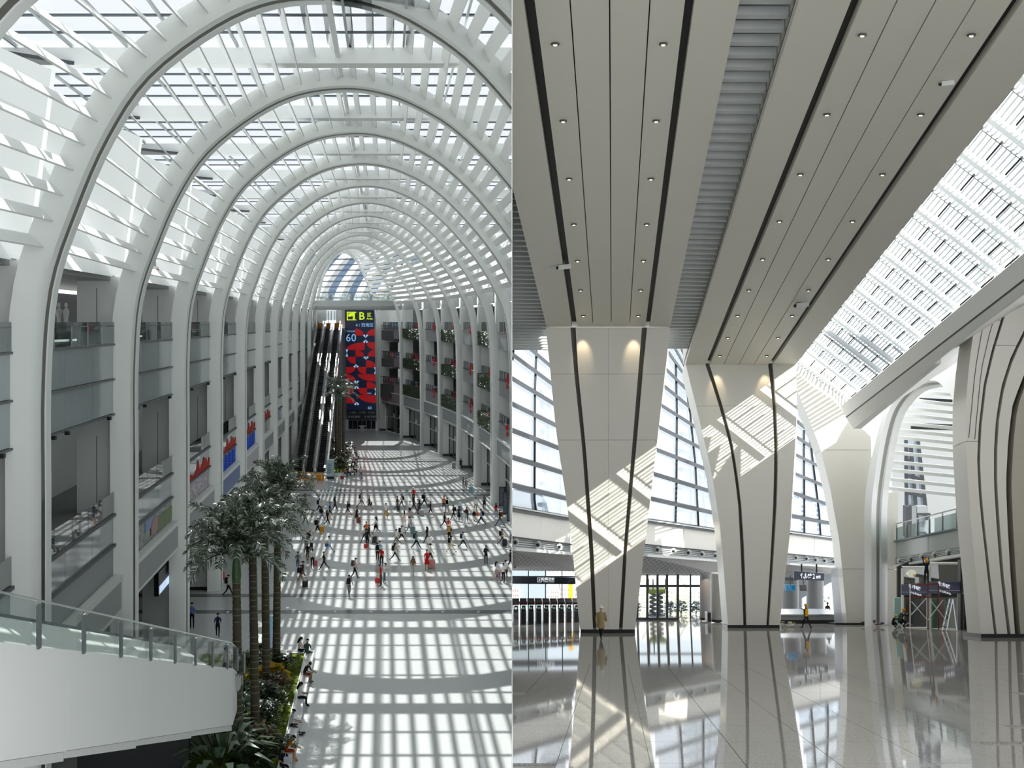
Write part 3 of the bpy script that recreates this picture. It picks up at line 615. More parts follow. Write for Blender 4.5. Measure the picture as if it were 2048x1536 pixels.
def shrub(loc, r, h, n, s, cols, label, broad=False, kind='shrub'):
    t = thing(kind, label, 'plant', loc, 'planter shrubs'); loc = Vector(loc)
    b = MB()
    for k in range(5): a = k*1.26; b.tube([loc, loc+Vector((math.cos(a)*r*.4, math.sin(a)*r*.4, h*.6))], [.04, .015], 4)
    b.build('stem', mat('#3b3626', .8), t)
    b = MB()
    def f():
        a = random.uniform(0, 6.28); q = math.sqrt(random.random()); z = random.random()**.6
        return loc+Vector((math.cos(a)*r*q*(1.1-.5*z), math.sin(a)*r*q*(1.1-.5*z), h*z))
    if broad:
        for _ in range(n):
            a = random.uniform(0, 6.28); e = random.uniform(.2, 1.2); d = Vector((math.cos(a)*math.cos(e), math.sin(a)*math.cos(e), math.sin(e))); p = loc+d*h*.35; q = loc+d*h*random.uniform(.7, 1.1); w = Vector((-math.sin(a), math.cos(a), 0))*s
            b.raw([p, (p+q)/2+w+Vector((0, 0, .1)), q-Vector((0, 0, .2*h)), (p+q)/2-w+Vector((0, 0, .1))], [(0, 1, 2, 3)], random.randrange(3))
    else: leaf_mass(b, f, n, s)
    b.build('foliage', [mat(c, .35, 0, .2, 2, .6) for c in cols], t, kind='stuff')
GR = ['#2c4226', '#3a5630', '#1e2f1c']; SIL = ['#5f7a5c', '#3b5638', '#8a9c86']; BR = ['#5a4a2c', '#7a4a2e', '#3a4a28']; YL = ['#d8b41e', '#b08c18', '#5a6a20']
S = lambda x, y, r, h, n, s, c, l, br=False: shrub(soil(x, y), r, h, n, s, c, l, br)
S(440, 1535, 1.8, 3.3, 90, .2, ['#7d9478', '#4a6446', '#a4b4a0'], 'large silvery broad-leaved plant at the foot of the white stair wall', True)
S(425, 1500, 1.3, 3.0, 60, .2, ['#7d9478', '#4a6446', '#a4b4a0'], 'tall silvery leaf clump against the white stair wall', True)
S(500, 1535, 1.2, 1.5, 40, .25, GR, 'dark broad-leaved plant between the two nearest trunks', True)
S(490, 1440, 1.2, 2.0, 40, .22, SIL, 'grey-green leaf clump behind the nearest palm trunk', True)
S(525, 1500, 1.1, 1.2, 500, .2, BR, 'bronze-leaved shrub right of the second palm trunk')
S(545, 1420, 1.0, 1.3, 500, .2, GR, 'dark green shrub at the lawn edge below the third trunk')
S(556, 1390, .9, 1.2, 420, .19, BR, 'reddish croton shrub at the lawn edge')
S(520, 1420, 1.1, 1.6, 500, .2, GR, 'dark green shrub between the second and third palm trunks')
S(545, 1362, .7, 1.3, 260, .3, YL, 'bright yellow croton beside the rightmost palm trunk', True)
S(520, 1365, .8, 1.2, 260, .28, YL, 'yellow-green croton left of the third palm trunk', True)
S(566, 1340, .9, 1.0, 480, .19, GR, 'round dark shrub in the far corner of the near lawn')
S(500, 1345, 1.0, 1.7, 36, .2, GR, 'dark leafy clump behind the stair railing end', True)
S(520, 1320, .8, 1.6, 34, .16, SIL, 'pale leafy clump under the info board behind the trunks', True)
S(565, 1500, .9, .7, 380, .16, GR, 'low dark ground cover at the bottom of the lawn')
S(480, 1400, 1.0, 1.8, 40, .2, GR, 'dark broad-leaved plant beside the stair wall end', True)
S(533, 1450, 1.0, 1.3, 420, .2, GR, 'dark shrub on the lawn side of the second palm trunk')
# far planter
t = thing('planter_bench', 'white bench edging the far palm planter', 'bench', P(700, 945, fy(945)))
c0, c1, c2 = P(705, 902, fy(902)), P(697, 950, fy(950)), P(668, 952, fy(952))
b = MB(); b.bar(c0+Vector((0, 0, .22)), c1+Vector((0, 0, .22)), .6, .45); b.build('side_seat', BENCH, t)
b = MB(); b.bar(c1+Vector((.2, 0, .22)), c2+Vector((0, 0, .22)), .7, .45); b.build('end_seat', BENCH, t)
b = MB(); b.slab([c1+Vector((-.3, .4, .3)), c0+Vector((-.3, 0, .3)), c0+Vector((-3.4, 0, .3)), c2+Vector((0, .4, .3))], (0, 0, .1)); b.build('lawn', LAWN, None, label='small green lawn of the far planter', cat='lawn', kind='stuff')
for k, (x, y, c) in enumerate(((684, 935, GR), (691, 925, BR), (668, 925, GR), (678, 945, GR), (695, 912, GR), (664, 905, GR))):
    shrub(P(x, y, F*21.6/(y-644)), 1.3, 2.2, 260, .4, c, 'dark shrub of the far planter, '+('right of the trunks', 'reddish at the lawn edge', 'behind the totem', 'in front of the trunks', 'farthest right one', 'farthest left one')[k])
# ---- stair (white parapet, bottom left)
def ST(s): return 30+(66-30)*s
SY = [30, 62, 84]
def sx(Y): return -11.25-(Y-30)*.036 if Y < 62 else (488-1024)/F*Y+(62*(1024-488)/F-12.4)*max(0, 1-(Y-62)/6)
def szt(Y): return -6.83-(Y-30)*.2655
t = thing('stairway', 'white solid stair parapet with glass balustrade descending at the bottom left', 'stairs', (sx(60), 60, EYE-17))
def SP(x, Y, z): return Vector((x, Y, EYE+z))
yy = [29, 36, 44, 53, 62.5]
for a, c in zip(yy, yy[1:]):
    b = MB(); lo = lambda Y: -9.46-(Y-30)*.262
    b.slab([SP(sx(a), a+.02, lo(a)), SP(sx(c), c-.02, lo(c)), SP(sx(c), c-.02, szt(c)), SP(sx(a), a+.02, szt(a))], (-.3, 0, 0)); b.build('side_panel', mat('#d9dbda', .4, 0, .02, .3), t)
    b = MB(); b.slab([SP(sx(a)-.06, a+.02, lo(a)-.2), SP(sx(c)-.06, c-.02, lo(c)-.26), SP(sx(c)-.06, c-.02, lo(c)-.02), SP(sx(a)-.06, a+.02, lo(a)-.02)], (-3.2, 0, 0)); b.build('soffit_panel', mat('#c4c7c4', .4), t)
b = MB(); b.slab([SP(sx(62.5), 62.5, -17.9), SP(sx(84), 84, -22), SP(sx(84), 84, -21.4), SP(sx(62.5), 62.5, szt(62.5))], (-.3, 0, 0)); b.build('side_panel', mat('#d9dbda', .4, 0, .02, .3), t)
NS = 44
b = MB()
for k in range(NS):
    Y0 = 29+k*1.27; zt = szt(Y0)-.55; b.box((sx(Y0)-2.9, Y0, EYE+zt-.5), (sx(Y0)-.3, Y0+1.3, EYE+zt))
b.build('treads', mat('#9aa0a2', .35), t, kind='stuff')
q = [SP(sx(y)-a, y, szt(y)+h) for y in (29, 62) for a, h in ((.35, -.35), (2.3, .95), (2.6, .95), (2.6, -1.5), (.35, -1.5))]
b = MB(); b.rings([q[:5], q[5:]]); b.build('far_parapet', mat('#dfe4df', .35), t)
b = MB(); b.bar(SP(sx(29)-2.45, 29, szt(29)+1.0), SP(sx(62)-2.45, 62, szt(62)+1.0), .3, .08); b.build('far_handrail', M['mullion'], t)
post = [30.05, 33.6, 37.6, 41.7, 45.7, 49.6, 53.4, 57.1, 60.7, 64.2, 67.6, 70.9, 74.1]
def szr(Y): return szt(Y)+1.09
for k, Y in enumerate(post):
    z0 = szt(Y) if Y < 62 else szt(62)-(Y-62)*.28
    b = MB(); b.box((sx(Y)-.01, Y-.1, EYE+z0-.05), (sx(Y)+.06, Y+.1, EYE+z0+1.0)); b.build('post', mat('#5d6366', .35, .3), t)
    if k+1 < len(post):
        Y2 = post[k+1]; z2 = szt(Y2) if Y2 < 62 else szt(62)-(Y2-62)*.28
        b = MB(); b.slab([SP(sx(Y)-.03, Y+.05, z0), SP(sx(Y2)-.03, Y2-.05, z2), SP(sx(Y2)-.03, Y2-.05, z2+1.1), SP(sx(Y)-.03, Y+.05, z0+1.1)], (-.02, 0, 0)); b.build('glass_pane', glass('stair_glass', '#f0f4f3', .02, .02, fres=.12), t)
b = MB(); b.bar(SP(sx(29)-.04, 29, szt(29)+1.12), SP(sx(62)-.04, 62, szt(62)+1.12), .06, .04); b.build('top_rail', M['steel'], t)
b = MB(); b.bar(SP(sx(62)-.04, 62, szt(62)+1.12), SP(sx(74)-.04, 74.1, szt(62)-12.1*.28+1.12), .06, .04); b.build('top_rail', M['steel'], t)
b = MB(L); b.box((-14.9, 28, -22), (-14.6, 57, -11)); b.build('wall_stair', mat('#2a2c2f', .6), kind='structure')
b = MB(L); b.box((-14.6, 66.5, -22), (-9.3, 67, -16.5)); b.build('wall_under_stair', mat('#3a3d40', .6), kind='structure')
# totem behind the trunks
t = thing('notice_totem', 'narrow pale blue standing sign behind the palm trunks', 'sign', P(541, 1300, fy(1300)))
Y = fy(1300); b = MB(); b.slab([P(536, 1300, Y), P(546, 1300, Y), P(546, 1232, Y), P(536, 1232, Y)], (0, .3, 0)); b.build('panel', mat('#9fc0d8', .3, 0, .03, 1, emit=.15), t)
b = MB(); b.slab([P(534.5, 1300, Y), P(536, 1300, Y), P(536, 1230, Y), P(534.5, 1230, Y)], (0, .35, 0)); b.build('frame', M['black'], t)
# small things on the floor
def floor_box(name, lab, cat, x0, x1, y0, y1, d, m, group=None, parts=()):
    Y = fy(y0); t = thing(name, lab, cat, P((x0+x1)/2, y0, Y), group); b = MB(); b.slab([P(x0, y0, Y), P(x1, y0, Y), P(x1, y1, Y), P(x0, y1, Y)], (0, d, 0)); b.build('body', m, t)
    b = MB(); b.slab([P(x0-.4, y1+1.2, Y-.05), P(x1+.4, y1+1.2, Y-.05), P(x1+.4, y1, Y-.05), P(x0-.4, y1, Y-.05)], (0, d+.1, 0)); b.build('lid', m, t); return t
floor_box('litter_bin', 'grey litter bin by a right column, far one', 'bin', 904, 911, 937, 925, .8, mat('#8c8f8c', .5), 'litter bins')
floor_box('litter_bin', 'beige litter bin by the nearest right column', 'bin', 982, 986.5, 1007, 993.5, .6, mat('#a8a698', .5), 'litter bins')
floor_box('crate', 'light blue box standing on the floor beside two people', 'box', 938, 945.5, 985, 975, .8, mat('#8ab8cc', .5))
floor_box('case', 'white case on the floor beside the far planter', 'case', 676, 681, 958, 949, .6, M['white'])
floor_box('case', 'red case on the floor beside the far planter', 'case', 681, 687, 958, 952.5, .5, mat('#a8242c', .5))
floor_box('folding_chair', 'black folding chair beside the white pier on the left', 'chair', 421, 432, 1168, 1149, .5, M['black'])
t = thing('fire_extinguisher', 'red fire extinguisher beside the white pier under the left gallery', 'extinguisher', P(446, 1160, fy(1160)))
p = P(446, 1160, fy(1160)); b = MB(); b.tube([p, p+Vector((0, 0, .62)), p+Vector((0, 0, .72))], [.13, .13, .05], 10); b.build('cylinder', M['red'], t, smooth=True); b = MB(); b.box(p+Vector((-.08, -.03, .72)), p+Vector((.1, .03, .82))); b.build('valve', mat('#d8b030', .4), t)
# glazed vestibule at the right edge
t = thing('glass_vestibule', 'dark framed glass vestibule at the right edge of the arched hall', 'doorway', P(1010, 1042, fy(1042)))
for k, (x0, x1, yt, yb) in enumerate(((998, 1011, 974, 1012), (1006, 1016, 984, 1028), (1014, 1023.6, 994, 1042))):
    Y = fy(yb); b = MB(); b.slab([P(x0+.8, yb, Y), P(x1-.8, yb, Y), P(x1-.8, yt+1, Y), P(x0+.8, yt+1, Y)], (0, .05, 0)); b.build('glass_pane', mat('#3a4a58', .08, 0, 0, 1, .6), t)
    for q in ((x0, x0+1), (x1-1, x1)): b = MB(); b.slab([P(q[0], yb, Y-.05), P(q[1], yb, Y-.05), P(q[1], yt, Y-.05), P(q[0], yt, Y-.05)], (0, .2, 0)); b.build('frame', M['black'], t)
    for q in (yt, yb-1.5): b = MB(); b.slab([P(x0, q+1.5, Y-.05), P(x1, q+1.5, Y-.05), P(x1, q, Y-.05), P(x0, q, Y-.05)], (0, .2, 0)); b.build('frame', M['black'], t)
# ---- dividing wall between the two halls
HALL = HC
b = MB()
def PW(Y, z, s): return Vector((s*.00022*Y, Y, EYE+z))
b.hexa([PW(30, -23, -1), PW(30, -23, 1), PW(262, -23, 1), PW(262, -23, -1), PW(30, 30, -1), PW(30, 30, 1), PW(262, 30, 1), PW(262, 30, -1)])
b.build('wall_divider', M['wall'], kind='structure')
# =============================================================== DEPARTURE HALL (right half)
HALL = HR
def stone():
    m = bpy.data.materials.new('mat_polished_granite'); m.use_nodes = True; n = m.node_tree.nodes; lk = m.node_tree.links; b = n['Principled BSDF']
    t = n.new('ShaderNodeTexCoord'); no = n.new('ShaderNodeTexNoise'); no.inputs['Scale'].default_value = 26; no.inputs['Detail'].default_value = 8; no.inputs['Roughness'].default_value = .8
    r = n.new('ShaderNodeValToRGB'); r.color_ramp.elements[0].position = .35; r.color_ramp.elements[0].color = (*C('#6e6b67'), 1); r.color_ramp.elements[1].position = .62; r.color_ramp.elements[1].color = (*C('#a8a49d'), 1)
    lk.new(t.outputs['Object'], no.inputs['Vector']); lk.new(no.outputs['Fac'], r.inputs[0]); lk.new(r.outputs[0], b.inputs['Base Color'])
    b.inputs['Roughness'].default_value = .6; b.inputs['Specular IOR Level'].default_value = 0
    gl = n.new('ShaderNodeBsdfGlossy'); gl.inputs['Roughness'].default_value = .03; gl.inputs[0].default_value = (.95, .95, .95, 1)
    lw = n.new('ShaderNodeLayerWeight'); lw.inputs[0].default_value = .5; mr = n.new('ShaderNodeMapRange')          # polish: stronger towards grazing view
    for k, v in zip((1, 2, 3, 4), (.80, .99, .22, .62)): mr.inputs[k].default_value = v
    mx = n.new('ShaderNodeMixShader'); lk.new(lw.outputs['Facing'], mr.inputs[0]); lk.new(mr.outputs[0], mx.inputs[0]); lk.new(b.outputs[0], mx.inputs[1]); lk.new(gl.outputs[0], mx.inputs[2]); lk.new(mx.outputs[0], n['Material Output'].inputs[0])
    return m
GRAN = stone()
b = MB(R); b.box((-14, 46.05, -.6), (40, 260, 0)); b.box((-14, 12, -.6), (40, 46.05, -.03)); FR_ = b.build('floor_3', GRAN, clip='R', kind='structure')
for i in range(-5, 17):
    for j in range(12):
        u = .5+1.24*i; Y = 13+j*2.75; c = 1225+F*(u+.6)/Y
        if 990 < c < 2130:
            MB(R).box((u+.005, Y+.008, -.03), (u+1.235, Y+2.742, 0)).build('tile', GRAN, FR_, clip='R')
# ---------------------------------------------------------------- columns and ceiling beams
HS = 18.9                                                    # soffit height
def poly_col(t, bounds, ys, Y, depth, m, name='panel', grooves=(), nseg=14, joints=()):
    """front face made of vertical strips between pixel curves x(y); strips listed in grooves are recessed channels"""
    y0, y1 = ys; seg = [y0+(y1-y0)*k/nseg for k in range(nseg+1)]
    for i, (a, c) in enumerate(zip(bounds, bounds[1:])):
        if i in grooves:
            A = [P(ip(a, y), y, Y)+Vector((0, .45, 0)) for y in seg]; B = [P(ip(c, y), y, Y)+Vector((0, .45, 0)) for y in seg]
            MB().strip(A, B, (0, .1, 0)).build('groove', M['bronze'], t)
        else:
            cuts = [y0]+[j for j in joints if y0 < j < y1]+[y1]
            for ya, yb in zip(cuts, cuts[1:]):
                n = max(2, int(nseg*(yb-ya)/(y1-y0))); sg = [ya+.25+(yb-ya-.5)*k/n for k in range(n+1)]
                A = [P(ip(a, y)+.15, y, Y) for y in sg]; B = [P(ip(c, y)-.15, y, Y) for y in sg]
                MB().strip(A, B, (0, .5, 0)).build(name, m, t, clip='R')
    A = [P(ip(bounds[0], y)+1, y, Y)+Vector((0, .55, 0)) for y in seg]; B = [P(ip(bounds[-1], y)-1, y, Y)+Vector((0, .55, 0)) for y in seg]
    d = Vector((depth*201/F, depth, -depth*551/F))
    MB().strip(A, B, d).build('core', m, t, clip='R')
WM = M['warm']
Y1 = ry(1266); Y2 = ry(1256)
t = thing('column', 'white flaring column with two dark channels, nearest the centre of the right picture', 'column', P(1215, 1266, Y1), 'flaring columns')
cl = [[(655, 1092), (860, 1112), (1060, 1141), (1258, 1160)], [(655, 1141), (740, 1148), (900, 1165), (1100, 1179), (1258, 1186)], [(655, 1151), (740, 1156), (900, 1172), (1100, 1187), (1258, 1193)], [(655, 1217), (1258, 1216)],
      [(655, 1284), (900, 1264), (1100, 1247), (1258, 1238)], [(655, 1294), (900, 1272), (1100, 1254), (1258, 1245)], [(655, 1341), (862, 1317), (1024, 1298), (1258, 1270)]]
poly_col(t, cl, (655, 1259), Y1, 5, WM, grooves=(1, 4), joints=(748, 880))
def plinth(x0, x1, y, Y, t, d=5, h=7): b = MB(); p = [P(x0, y, Y-.05), P(x1, y, Y-.05), P(x1, y-h, Y-.05), P(x0, y-h, Y-.05)]; b.slab(p, (d*201/F, d, -d*551/F)); b.build('plinth', M['plinth'], t)
plinth(1161, 1270, 1266, Y1, t)
t2 = thing('column', 'white flaring column with curved dark channels and sunlit stripes, right of the nearest one', 'column', P(1505, 1256, Y2), 'flaring columns')
cl2 = [[(727, 1371), (845, 1400), (950, 1424), (1060, 1441), (1252, 1456)], [(727, 1410), (790, 1432), (850, 1449), (900, 1462), (1000, 1476), (1110, 1482), (1252, 1487)], [(727, 1418), (790, 1439), (850, 1456), (900, 1468), (1000, 1482), (1110, 1489), (1252, 1493)],
       [(727, 1536), (800, 1545), (900, 1549), (1000, 1547), (1100, 1542), (1252, 1533)], [(727, 1545), (800, 1552), (900, 1556), (1000, 1554), (1100, 1548), (1252, 1538)], [(727, 1591), (800, 1595), (900, 1590), (1060, 1581), (1252, 1559)]]
poly_col(t2, cl2, (727, 1252), Y2, 5, WM, grooves=(1, 3), joints=(812,))
plinth(1455, 1559, 1256, Y2, t2, h=6)
def beam(lab, us, gro, Yf, hide, lights, umid):
    """ceiling beam running along the hall towards its column: us = panel edges across"""
    t = thing('ceiling_beam', lab, 'ceiling', R(umid, Yf, HS), 'ceiling beams')
    for i, (a, c) in enumerate(zip(us, us[1:])):
        if i in gro: b = MB(R); b.box((a, 24, HS+.35), (c, Yf, HS+.45)); b.build('groove', mat('#3a3731', .5, .2), t, clip='R')
        else:
            b = MB(R); b.box((a+.02, 24, HS), (c-.02, Yf, HS+.3)); b.build('soffit_panel', M['warmc'], t, clip='R')
    b = MB(R); b.box((us[0]+.01, 24, HS+.5), (us[-1]-.01, Yf+3, HS+2.2)); b.build('core', M['warmc'], t, clip='R')
    b = MB(R); b.box((us[0]+.012, 24, HS+.31), (us[-1]-.012, Yf, HS+.34)); b.build('backing', M['dark'], t, clip='R')
    for k, y in enumerate(lights[1]):
        Y = F*(HS-2.19)/(1195-y)
        for u in lights[0]:
            c = R(u, Y, HS); g = thing('downlight', 'warm downlight in the '+lights[2]+' ceiling beam, '+('left' if u == lights[0][0] else 'right')+' row, '+(ordinal(k)+' from the top' if k else 'topmost'), 'downlight', c, 'downlights in the '+lights[2]+' beam')
            b = MB(); rs = [[c+Vector((r*math.cos(a*math.pi/6), r*math.sin(a*math.pi/6), z)) for a in range(12)] for r, z in ((.13, .02), (.13, -.05), (.075, -.05), (.075, .02))]
            b.rings(rs, False); b.build('ring', M['dgrey'], g); b = MB(); b.ball(c+Vector((0, 0, -.03)), (.065, .065, .05), 10, 6); b.build('lamp', M['lens'], g)
    return t
beam('wide white ceiling beam with four panels leading to the nearest column', [-4.10, -2.48, -2.2, -1.19, -.08, 1.05, 2.05, 2.28, 3.58], (1, 6), Y1, None, ((-1.73, 1.53), (87, 241, 357, 448, 521, 580, 631), 'left'), 0)
beam('wide white ceiling beam with four panels leading to the second column', [5.2, 6.7, 6.98, 7.97, 9.05, 10.15, 11.2, 11.48, 13.15], (1, 6), Y2, None, ((7.41, 10.65), (69, 228, 348, 442, 518, 580, 631, 675, 711), 'right'), 9)
# louvred strips beside the beams
for nm, u0, u1, ya, yb, lab in (('a', 3.75, 5.05, 30, 98, 'between the two ceiling beams'), ('b', -7.4, -4.2, 55, 98, 'left of the nearest ceiling beam')):
    t = thing('ceiling_louver', 'strip of grey louver slats '+lab, 'ceiling', R((u0+u1)/2, 70, HS), 'ceiling louvers')
    for k in range(int((yb-ya)/1.02)):
        Y = ya+k*1.02; b = MB(R); b.box((u0-.16, Y, HS+.45), (u1+.14, Y+.3, HS+.7)); b.build('slat', mat('#c6cacb', .4), t, clip='R')
    b = MB(R); b.box((u0-.2, ya, HS+1.1), (u1+.2, yb+1, HS+1.25)); b.build('backing', mat('#98a3a8', .6), t, clip='R')
for (x, y, Y, lab) in ((1128, 530, Y1*.82, 'beside the left dark channel of the nearest ceiling beam'), (1893, 163, 45.2, 'near the top right corner'), (1603, 606, 79, 'beside the right dark channel of the second ceiling beam')):
    Y = F*(HS-2.19)/(1195-y); c = P(x, y, Y); t = thing('cctv_camera', 'white surveillance camera on the ceiling, '+lab, 'camera', c, 'ceiling cameras')
    b = MB(); b.tube([c+Vector((0, 0, .2)), c+Vector((0, 0, -.1))], .05); b.build('bracket', M['metal'], t)
    s = .3*Y/60; b = MB(); b.hexa([c+Vector(v)*s for v in ((-.8, -.5, -.7), (1, -.4, -.5), (1, .4, -.5), (-.8, .4, -.7), (-.8, -.5, -.05), (1, -.4, .15), (1, .4, .15), (-.8, .4, -.05))]); b.build('housing', M['wall'], t)
    b = MB(); b.tube([c+Vector((-.8*s, -.1*s, -.4*s)), c+Vector((-1.1*s, -.15*s, -.46*s))], .22*s); b.build('lens', M['black'], t)
for (x, y) in ((1165, 694), (1267, 694), (1433, 764), (1530, 764)):   # wall washers above the columns
    Yc = Y1 if x < 1300 else Y2
    c = P(x, y-30, Yc)+Vector((0, -.75, 0)); l = bpy.data.lights.new('wash', 'SPOT'); l.energy = 120; l.color = (1, .78, .5); l.spot_size = .9; l.spot_blend = .8; l.shadow_soft_size = .1
    o = bpy.data.objects.new('column_wash', l); HALL.objects.link(o); o.location = c; o.rotation_euler = (P(x, y+10, Yc)-c).to_track_quat('-Z', 'Y').to_euler()
# ---------------------------------------------------------------- slanted skylight
SKY = thing('window_7', None, None, R(15, 70, 17.5), kind='structure')
SA, SB = (13.2, 19.0), (16.8, 16.25)
def SKP(s, Y, o=0): u = SA[0]+(SB[0]-SA[0])*s; h = SA[1]+(SB[1]-SA[1])*s; return R(u+o*.6, Y, h+o*.8)
TRL = bpy.data.materials.new('mat_translucent_louver'); TRL.use_nodes = True
_n = TRL.node_tree; _t = _n.nodes.new('ShaderNodeBsdfTranslucent'); _t.inputs[0].default_value = (.8, .82, .84, 1); _d = _n.nodes.new('ShaderNodeBsdfDiffuse'); _d.inputs[0].default_value = (.8, .82, .82, 1); _x = _n.nodes.new('ShaderNodeMixShader')
_n.links.new(_t.outputs[0], _x.inputs[1]); _n.links.new(_d.outputs[0], _x.inputs[2]); _n.links.new(_x.outputs[0], _n.nodes['Material Output'].inputs[0])
SKG = glass('sky_glass', '#f4f8fa', .02)
rows = [38+k*3.9 for k in range(17)]
for k, Y in enumerate(rows):
    b = MB(SKP); b.box((0, Y-.2, .2), (1, Y+.2, .42)); b.build('cross_beam', TRL, SKY)
    b = MB(SKP); b.box((0, Y+.95, .2), (1, Y+1.03, .3)); b.build('glazing_bar', M['louver'], SKY)
    if k < 16:
        for j in range(5):
            b = MB(SKP); b.box((j*.2+.006, Y+.36, .78), (j*.2+.194, Y+3.52, .82)); b.build('pane', SKG, SKY)
            for i in range(4 if k < 15 else 0): b = MB(SKP); s = j*.2+.018+i*.046; b.box((s, Y+.3, .39), (s+.013, Y+3.6, .42)); b.build('louver_slat', TRL, SKY)
for j in range(6):
    for k in range(16): b = MB(SKP); b.box((j*.2-.007, rows[k]+.9, .2), (j*.2+.007, rows[k]+2.9, .3)); b.build('mullion', M['dark'], SKY)
# box beam along the lower skylight edge
t = thing('edge_beam', 'white box beam under the slanted skylight with one thin dark line', 'beam', R(17.4, 70, 15))
BO = 103
b = MB(); b.slab([R(16.8, 36, 16.25), R(17.15, 36, 15.45), R(17.15, BO, 15.45), R(16.8, BO, 16.25)], (.3, 0, .2)); b.build('upper_panel', M['white'], t)
b = MB(); b.slab([R(17.17, 36, 15.4), R(17.75, 36, 15.25), R(17.75, 78, 15.25), R(17.75, BO, 14.6), R(17.17, BO, 15.4)], (.3, 0, .2)); b.build('lower_panel', M['white'], t)
b = MB(); b.slab([R(17.75, 78, 15.23), R(18.3, 78, 15.23), R(18.3, BO, 14.6), R(17.75, BO, 14.6)], (0, 0, .3)); b.build('underside', M['white'], t)
b = MB(); b.slab([R(17.14, 36, 15.47), R(17.18, 36, 15.38), R(17.18, BO, 15.38), R(17.14, BO, 15.47)], (.05, 0, .03)); b.build('dark_line', M['dark'], t)
b = MB(); b.slab([R(17.8, -45, 15.3), R(17.8, 78, 15.3), R(17.8, 104, 14.65), R(52, 104, 36.6), R(52, -45, 36.8)], (0, 0, .3)); b.build('sun_blocker_roof', M['white'], kind='structure')  # slab added beyond the edge beam to keep sun off the columns
b = MB(); b.slab([R(52, -60, 17), R(52, 135, 17), R(52, 135, 37.2), R(52, -60, 37.2)], (.4, 0, 0)); b.build('sun_blocker_east', M['warmc'], kind='structure')  # unseen panel added to stop low sun, open below for ambient light
# ---------------------------------------------------------------- third pier
Y3 = 112.
t = thing('column', 'broad white pier curving up to the skylight, behind the second column', 'column', P(1710, 1249, Y3), 'flaring columns')
el = [(745, 1592), (783, 1595), (830, 1615), (895, 1640), (975, 1660), (1077, 1678), (1134, 1684), (1250, 1694)]
er = [(745, 1594), (770, 1622), (800, 1668), (832, 1694), (850, 1712), (870, 1742), (1000, 1745), (1250, 1746)]
for ya, yb in ((746, 900), (900, 1138), (1138, 1247)):
    n = 12; sg = [ya+.3+(yb-ya-.6)*k/n for k in range(n+1)]
    MB().strip([P(ip(el, y), y, Y3) for y in sg], [P(ip(er, y), y, Y3) for y in sg], (.25, 3.5, -.7)).build('panel', WM, t)
A = [SKP(s, 100.7, .8) for s in (0, .33, .66, 1)]; B = [P(x, y, Y3+.3) for x, y in ((1592, 744), (1622, 768), (1668, 798), (1696, 831))]
for q in range(16):
    f, g = q/16, (q+.42)/16; pa = lambda S_, w: S_[min(int(w*3), 2)].lerp(S_[min(int(w*3), 2)+1], w*3-min(int(w*3), 2))
    MB().slab([pa(A, f), pa(A, g), pa(B, g), pa(B, f)], (0, 0, .1)).build('streak_slat', M['white'], t)  # slats added so that sun falls in streaks on the pier
b = MB(); b.slab([P(1663, 1137, Y3+4), P(1684, 1134, Y3+1), P(1694, 1248, Y3+1), P(1671, 1247, Y3+4)], (0, .4, 0)); b.build('jamb', mat('#c9ccd2', .3), t)
plinth(1671, 1745, 1251, Y3-.1, t, 4, 5)
# ---------------------------------------------------------------- pointed arch with slats
YA = 108.
t = thing('arch', 'tall pointed white arch with horizontal slats in its opening', 'arch', P(1745, 1251, YA))
AO = smooth_pts([(1729, 1252), (1729, 1100), (1729, 1016), (1736, 950), (1752, 879), (1772, 812), (1805, 760), (1838, 733), (1872, 721), (1902, 736), (1931, 770), (1950, 830), (1958, 1000), (1960, 1252)], 4)
AI = smooth_pts([(1743, 1252), (1743, 1100), (1743, 1016), (1750, 950), (1763, 872), (1781, 814), (1814, 775), (1843, 763), (1868, 761), (1882, 769), (1904, 794), (1923, 850), (1930, 1000), (1938, 1252)], 4)
A = [P(p[0], p[1], YA) for p in AO]; B = [P(p[0], p[1], YA) for p in AI]
D = Vector((2.3, 4, -.7))
MB().strip(A, B, D*.3).build('front_band', M['white'], t, smooth=True)
MB().strip([p+D*.31+(q-p)*.3 for p, q in zip(A, B)], [p+(q-p)*.72+D*.31 for p, q in zip(A, B)], D*.3).build('groove', mat('#8d8b82', .5), t)
MB().strip([p+D*.62 for p in A], [p+D*.62 for p in B], D*.38).build('rear_band', M['white'], t, smooth=True)
for x0, y0, x1, y1 in ((1853, 785, 1902, 788), (1840, 801, 1912, 811), (1830, 817, 1918, 826), (1824, 830, 1923, 842), (1814, 847, 1925, 858), (1808, 861, 1926, 873), (1804, 875, 1927, 888), (1799, 889, 1928, 903), (1794, 905, 1929, 920), (1790, 924, 1930, 938), (1786, 940, 1931, 954), (1783, 958, 1932, 974), (1780, 976, 1934, 992)):
    b = MB(); b.bar(P(x0-14, y0-1, 114), P(x1+20, y1+2, 112), .5, .26); b.build('slat', M['white'], t)
